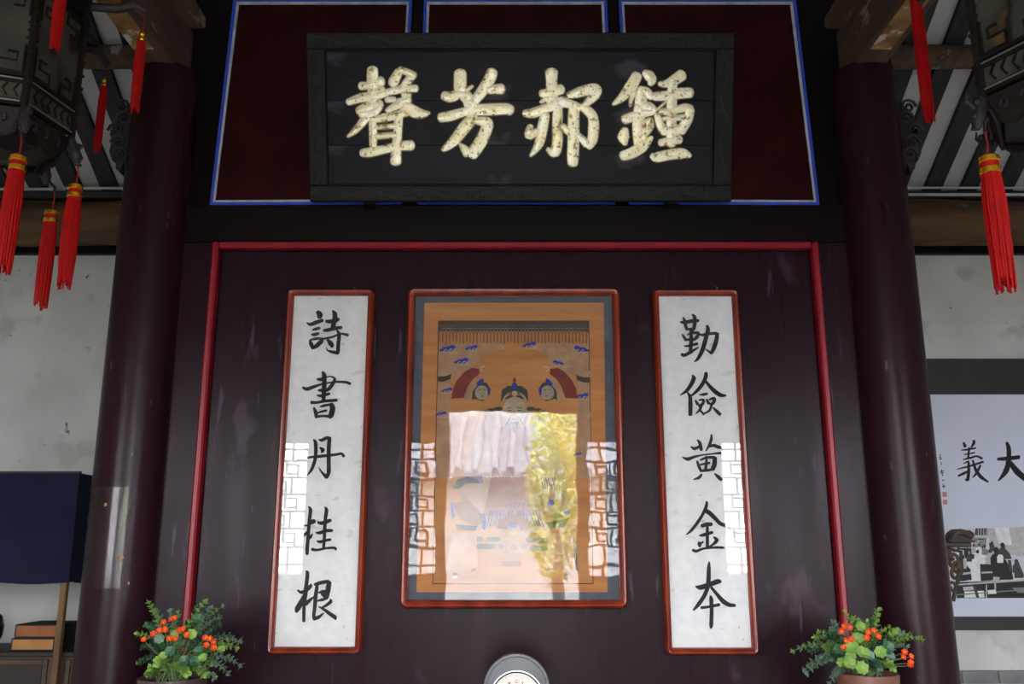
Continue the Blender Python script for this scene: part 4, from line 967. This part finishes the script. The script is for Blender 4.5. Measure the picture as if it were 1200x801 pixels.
for i in range(4):
    m = MB(); m.tube([at(1114+i*1.5, 632-i*2.5, RY-.043), at(1122+i, 625-i*1.5, RY-.045), at(1131+i, 626-i*1.2, RY-.045), at(1139, 630-i*2, RY-.043)], .007, 6); m.build('cloud_line', CW if i % 2 else CWD, sc_, smooth=60)
def spiral(cx, cy, r, a0, turns, rad, nm='openwork_scroll'):
    m = MB(); n = 22; m.tube([at(cx + r*(1-.75*i/n)*math.cos(R(a0)+turns*2*math.pi*i/n), cy + r*(1-.75*i/n)*math.sin(R(a0)+turns*2*math.pi*i/n)*1.25, RY) for i in range(n+1)], rad, 7); m.build(nm, CW, e, smooth=60)
spiral(1117,658,8.5,180,1.3,.011); spiral(1120,672,7,0,-1.3,.011); spiral(1116,688,6,150,1.2,.01); spiral(1122,663,6.5,60,1.2,.009); spiral(1111,648,5,0,1.2,.011)
m = MB(); m.tube([at(1108,642,RY), at(1126,646,RY), at(1127,668,RY), at(1121,684,RY), at(1117,704,RY)], .012, 8); m.build('spandrel_edge', CWD, e, smooth=60)
xp = at(1100,660,RY).x
for x in (xp, xa+.02): boxo('post', (x-.03, RY-.03, .06), (x+.03, RY+.03, zb_), CWD, e, bev=.005)
for x in (xp, xa+.02): boxo('foot', (x-.04, RY-.22, 0), (x+.04, RY+.22, .06), CWD, e, bev=.01)

# ================================================================== ALTAR TABLE (below the frame), PLANTS, GAUGE
AZ = .83; AF, AB = -.72, -.24
al = empty('altar_table', (0, (AF+AB)/2, 0), 'long brown altar table standing below the portrait in front of the partition', 'table')
ALT = mat('altar_wood', (150,104,78), .4, var=(128,86,62), vs=4, stretch=(.4,3,3))  # table is out of view; wood lightened to bounce light onto the partition
boxo('table_top', (-2.15, AF, AZ-.05), (2.15, AB, AZ), ALT, al, bev=.008); boxo('apron', (-2.0, AF+.06, AZ-.2), (2.0, AF+.085, AZ-.05), LACQ, al)
for x in (-1.95, 1.87):
    for y in (AF+.05, AB-.13): boxo('leg', (x, y, 0), (x+.08, y+.08, AZ-.05), LACQ, al, bev=.006)
G1 = mat('leaf_light_green', (142,172,84), .55, spec=.3, var=(104,144,66), vs=20); G2 = mat('leaf_dark_green', (62,104,70), .5, var=(44,84,56), vs=20); G3 = mat('leaf_grey_green', (120,144,124), .55, var=(84,112,92), vs=20)
STEM = mat('plant_stem', (96,120,72), .6); ORG = mat('orange_petal', (226,90,40), .6, spec=.2, var=(206,58,26), vs=60); YEL = mat('petal_throat', (246,196,72), .5)
def leafq(m, p, d, up, L_, w, mi=0):
    d = d.normalized(); s_ = d.cross(up).normalized(); u = s_.cross(d)
    m.add([p, p+d*L_*.35+s_*w*.5+u*L_*.08, p+d*L_*.75+s_*w*.42+u*L_*.05, p+d*L_, p+d*L_*.75-s_*w*.42+u*L_*.05, p+d*L_*.35-s_*w*.5+u*L_*.08, p+d*L_*.55], [(0,1,6),(1,2,6),(2,3,6),(3,4,6),(4,5,6),(5,0,6)], mi)
def plant(pxc, ypot, wpot, Y, potmat, label, sprigs, broad, flowers, seed):
    rnd = random.Random(seed)
    c = at(pxc, ypot, Y); r = wpot*(Y-CAM.y)/F*1.03/2; h = c.z - AZ
    e = empty('potted_flowers', (c.x, Y, AZ), label, 'potted plant', 'pair of flower pots on the altar table')
    m = MB(); m.lathe([(r*.72,.0),(r*.74,.004),(r*.95,h*.55),(r,h*.92),(r,h),(r*.93,h),(r*.9,h*.93),(r*.8,h*.88)], (c.x,Y,AZ+.0005), 36); m.build('pot', potmat, e, smooth=35)
    m = MB(); m.lathe([(r*.86,h*.86),(r*.7,h*.9),(r*.2,h*.92)], (c.x,Y,AZ), 20); m.build('soil', mat('potting_soil', (44,36,30), .95), e)
    b0 = Vector((c.x, Y, AZ+h*.92))
    for (tx, ty, dy, mi, ln) in sprigs:
        tip = at(tx, ty, Y+dy); st_ = b0 + Vector((rnd.uniform(-.5,.5)*r, rnd.uniform(-.4,.4)*r, 0)); mid = st_.lerp(tip,.45)+Vector((0,0,.05+.3*abs(tip.x-c.x)))
        path = []
        for i in range(13): t = i/12; path.append(st_*(1-t)**2 + mid*2*t*(1-t) + tip*t*t)
        m = MB(); m.tube(path, [.0026]*12+[.0012], 5, mi=1)
        for i in range(4, 13):
            t_ = (path[min(i+1,12)]-path[i-1]).normalized(); s_ = t_.orthogonal().normalized(); s_ = Matrix.Rotation(i*1.3+rnd.random(),3,t_) @ s_
            for sg in (1,-1,):
                for kk in range(2):
                    d = (Matrix.Rotation(kk*1.5,3,t_) @ s_)*sg + t_*.6
                    leafq(m, path[i]+t_*rnd.uniform(-.006,.006), d, t_, ln*(1.15-.35*i/12)*rnd.uniform(.8,1.1), ln*.62)
            
        leafq(m, path[12], t_, s_, ln*.8, ln*.5)
        m.build('sprig', [(G1,G2,G3)[mi], STEM], e)
    for (tx, ty, dy, mi, sz) in broad:
        p = at(tx, ty, Y+dy); m = MB(); n = 14; nrm = Vector((rnd.uniform(-.4,.4), -1, rnd.uniform(.2,.9))).normalized(); a = nrm.orthogonal().normalized(); b = nrm.cross(a); vs = [p]
        for i in range(n):
            an = 2*math.pi*i/n; rr = sz*.62*(1+.1*(-1)**i); vs.append(p + a*rr*math.cos(an) + b*rr*math.sin(an) + nrm*sz*.22*(1+.4*math.sin(3*an)))
        m.add(vs, [(0, 1+i, 1+(i+1) % n) for i in range(n)]); m.tube([p, p.lerp(b0,.5)+Vector((0,.01,.0)), b0], .002, 4, mi=1); m.build('leaf', [(G1,G2,G3)[mi], STEM], e)
    for (tx, ty, dy) in flowers:
        p = at(tx, ty, Y+dy); nrm = Vector((rnd.uniform(-.5,.5), -1, rnd.uniform(.1,.8))).normalized(); a = nrm.orthogonal().normalized(); b = nrm.cross(a); m = MB(); sz = .0135
        for k in range(5):
            an = k*2*math.pi/5; d = a*math.cos(an)+b*math.sin(an); leafq(m, p, d*.9+nrm*.55, nrm, sz*1.25, sz*1.15)
        m.ball(p+nrm*.004, sz*.2, mi=1, n=6, m=4); q_ = p.lerp(b0,.45)+Vector((0,0,.02)); m.tube([p-nrm*.002, q_, b0], .0016, 4, mi=2); m.build('flower', [ORG, YEL, STEM], e)
PD = -.42
XP = lambda x, y: (150+x/7.93, 700+y/7.93)
sp1 = [(*XP(200,55),.0,0,.03),(*XP(260,130),.05,2,.026),(*XP(100,335),.0,0,.028),(*XP(190,260),.04,1,.03),(*XP(120,590),-.05,1,.03),(*XP(190,715),-.08,0,.03),(*XP(400,140),.06,2,.03),(*XP(460,160),0,0,.03),(*XP(700,55),.03,0,.034),(*XP(640,110),.06,1,.034),(*XP(760,110),.03,2,.032),(*XP(865,90),.06,0,.024),(*XP(840,180),.03,2,.026),
       (*XP(830,260),-.02,1,.03),(*XP(1025,400),.0,2,.03),(*XP(990,460),-.04,0,.03),(*XP(1030,620),-.03,2,.03),(*XP(920,690),-.06,2,.03),(*XP(790,730),-.09,2,.03),(*XP(700,700),-.1,0,.034),(*XP(540,690),-.12,0,.034),(*XP(280,600),-.1,0,.034),(*XP(240,700),-.05,0,.03),(*XP(930,350),.04,1,.03),(*XP(560,250),.04,1,.034),(*XP(620,210),.06,1,.034),(*XP(340,300),.02,1,.034),(*XP(760,600),-.06,0,.03),(*XP(160,450),.0,1,.03),(*XP(300,430),-.05,1,.034),(*XP(850,480),-.05,0,.03)]
br1 = [(*XP(390,500),-.08,1,.035),(*XP(330,540),-.09,0,.028),(*XP(590,340),-.08,0,.036),(*XP(440,340),-.07,0,.03),(*XP(660,500),-.09,1,.036),(*XP(700,560),-.1,0,.032),(*XP(530,590),-.1,1,.04),(*XP(620,590),-.1,1,.036),(*XP(290,380),-.06,2,.034),(*XP(870,480),-.06,0,.028),(*XP(660,200),.0,1,.04),(*XP(480,420),-.06,1,.036)]
fl1 = [(*XP(330,235),-.07),(*XP(295,305),-.08),(*XP(235,340),-.06),(*XP(150,395),-.04),(*XP(410,205),-.06),(*XP(440,195),-.07),(*XP(475,305),-.1),(*XP(510,298),-.1),(*XP(390,380),-.1),(*XP(440,388),-.11),(*XP(548,345),-.09),(*XP(718,375),-.09),(*XP(768,385),-.09),(*XP(800,415),-.08),(*XP(725,445),-.1),(*XP(795,465),-.09),(*XP(345,295),-.08)]
plant(202, 793, 71, PD, mat('dark_glazed_pot', (84,66,64), .3, var=(68,52,52), vs=3), 'leafy green plant with small orange flowers in a dark pot, before the left column', sp1, br1, fl1, 11)
XQ = lambda x, y: (925+x/7.5, 705+y/7.5)
sp2 = [(*XQ(45,425),.0,0,.028),(*XQ(110,400),.0,2,.028),(*XQ(235,310),.03,0,.028),(*XQ(280,265),.05,0,.028),(*XQ(150,585),-.05,2,.03),(*XQ(165,610),-.07,2,.028),(*XQ(365,700),-.1,2,.03),(*XQ(430,600),-.1,2,.03),(*XQ(400,190),.05,2,.032),(*XQ(395,250),.02,2,.034),(*XQ(500,100),.03,0,.028),(*XQ(560,160),.05,0,.03),(*XQ(780,85),.04,0,.03),(*XQ(730,170),.05,1,.032),(*XQ(620,190),0,0,.034),(*XQ(680,190),.0,0,.03),
       (*XQ(860,230),.02,0,.026),(*XQ(930,260),.0,0,.03),(*XQ(1150,320),-.02,0,.03),(*XQ(1030,290),.03,0,.03),(*XQ(990,280),.02,2,.03),(*XQ(1010,385),.0,2,.03),(*XQ(870,320),-.04,1,.03),(*XQ(340,300),.0,1,.032),(*XQ(300,480),-.06,2,.03),(*XQ(330,400),-.03,0,.032),(*XQ(230,540),-.06,2,.03),(*XQ(900,570),-.1,0,.028),(*XQ(380,480),-.07,1,.032),(*XQ(830,470),-.07,1,.034),(*XQ(200,420),.0,1,.03),(*XQ(780,560),-.08,1,.03)]
br2 = [(*XQ(545,390),-.1,0,.046),(*XQ(635,450),-.12,0,.05),(*XQ(600,320),-.08,0,.04),(*XQ(520,540),-.12,0,.048),(*XQ(630,580),-.13,0,.046),(*XQ(470,540),-.1,0,.04),(*XQ(860,400),-.08,1,.044),(*XQ(800,440),-.09,0,.04),(*XQ(620,215),-.03,0,.036),(*XQ(540,470),-.1,0,.036),(*XQ(700,470),-.1,2,.036),(*XQ(440,420),-.08,1,.04),(*XQ(880,480),-.08,2,.036)]
fl2 = [(*XQ(475,215),-.06),(*XQ(525,225),-.07),(*XQ(455,265),-.06),(*XQ(490,345),-.1),(*XQ(540,325),-.1),(*XQ(475,410),-.1),(*XQ(700,265),-.1),(*XQ(740,258),-.1),(*XQ(680,315),-.11),(*XQ(778,305),-.1),(*XQ(1012,440),-.08),(*XQ(995,490),-.09),(*XQ(1062,480),-.08),(*XQ(1065,535),-.09),(*XQ(1065,560),-.09)]
plant(1016, 788, 65, PD, mat('brown_ceramic_pot', (132,88,72), .35, var=(116,76,62), vs=3), 'leafy green plant with small orange flowers in a brown pot, before the right column', sp2, br2, fl2, 12)
# dial gauge
gy = -.34; u_ = (gy-CAM.y)/F*1.0; gc = at(605.5, 806, gy); r = 36*u_*1.02
g2 = at(605.5, 818, gy)
ge = empty('dial_gauge', (gc.x, gy, AZ), 'round grey and chrome dial gauge standing below the portrait', 'gauge')
M_ = Matrix.Rotation(R(90), 3, 'X')      # lathe axis z -> -y
GREYP = mat('grey_metal_case', (104,106,112), .4, var=(88,90,96), vs=8); CHROME = mat('chrome_ring', (225,228,232), .12, metal=1.0); DIAL = mat('cream_dial', (236,232,222), .6)
m = MB(); m.lathe([(r*.8,-.03),(r,-.025),(r,.008),(r*.98,.012),(r*.9,.014)], gc, 56, M=M_); m.box((gc.x-r, gy-.012, AZ+.02), (gc.x+r, gy+.028, gc.z)); m.build('case', GREYP, ge, smooth=35)
m = MB()
for i in range(90):
    a = R(4 + 172*i/89); m.ball(gc + Vector((r*.9*math.cos(a), -.0145, r*.9*math.sin(a))), .0024, n=5, m=4)
m.build('knurled_ring', CHROME, ge)
R1, R2, R3 = 30.5*u_, 28.6*u_, 27.4*u_
m = MB(); m.lathe([(R1,.010),(R1*1.0,.018),(R1*.985,.0215),(R1*.95,.0215),(R2,.017)], g2, 56, M=M_, cap=False); m.build('chrome_bezel', CHROME, ge, smooth=40)
m = MB(); m.lathe([(R2*1.01,.0175),(R2*.97,.019),(R3*.99,.016),(R3*.98,.0135)], g2, 56, M=M_, cap=False); m.build('black_rim', INKBLACK, ge, smooth=40)
m = MB(); m.lathe([(R3*1.02,.010),(R3*1.02,.015),(R3*.01,.0151)], g2, 56, M=M_); m.build('dial', DIAL, ge)
m = MB(); GP = vplane(gy-.0154)
for i in range(60):
    a = 2*math.pi*i/60; l = .04 if i % 5 else .07
    p = g2 + Vector((R3*.94*math.cos(a), -.0155, R3*.94*math.sin(a))); p2 = g2 + Vector((R3*(.94-l)*math.cos(a), -.0155, R3*(.94-l)*math.sin(a))); m.tube([p, p2], .0005, 4)
ribbon(m, [(3.2,-1.1,.7),(1.6,-2.6,.7),(-.6,-2.4,.7),(-1.8,-.2,.8),(-.4,1.9,.7),(1.6,1.9,.7),(3.2,.6,.6)], GP, (604.8,798.3), 1.6, .0003)
for x_, st_ in ((612.3, [[(0,-1.8,.7),(0,1.8,.7)]]), (596.8, [[(-1,-1.6,.6),(-1,1.6,.6)], [(-1,0,.6),(1,0,.6)], [(1,-1.6,.6),(1,1.6,.6)]])):
    for s__ in st_: ribbon(m, s__, GP, (x_, 800), 1.2, .0003)
tag(m.build('dial_marks', INK, ge), kind='stuff')
m = MB(); m.tube([g2+Vector((0,-.0165,0)), g2+Vector((-R3*.5,-.0165,-R3*.4))], .0016, 5); m.ball(g2+Vector((0,-.016,0)), .005, n=8, m=5); m.build('needle', INKBLACK, ge)
boxo('foot', (gc.x-.09, gy-.06, AZ+.0005), (gc.x+.09, gy+.06, AZ+.02), GREYP, ge, bev=.006)
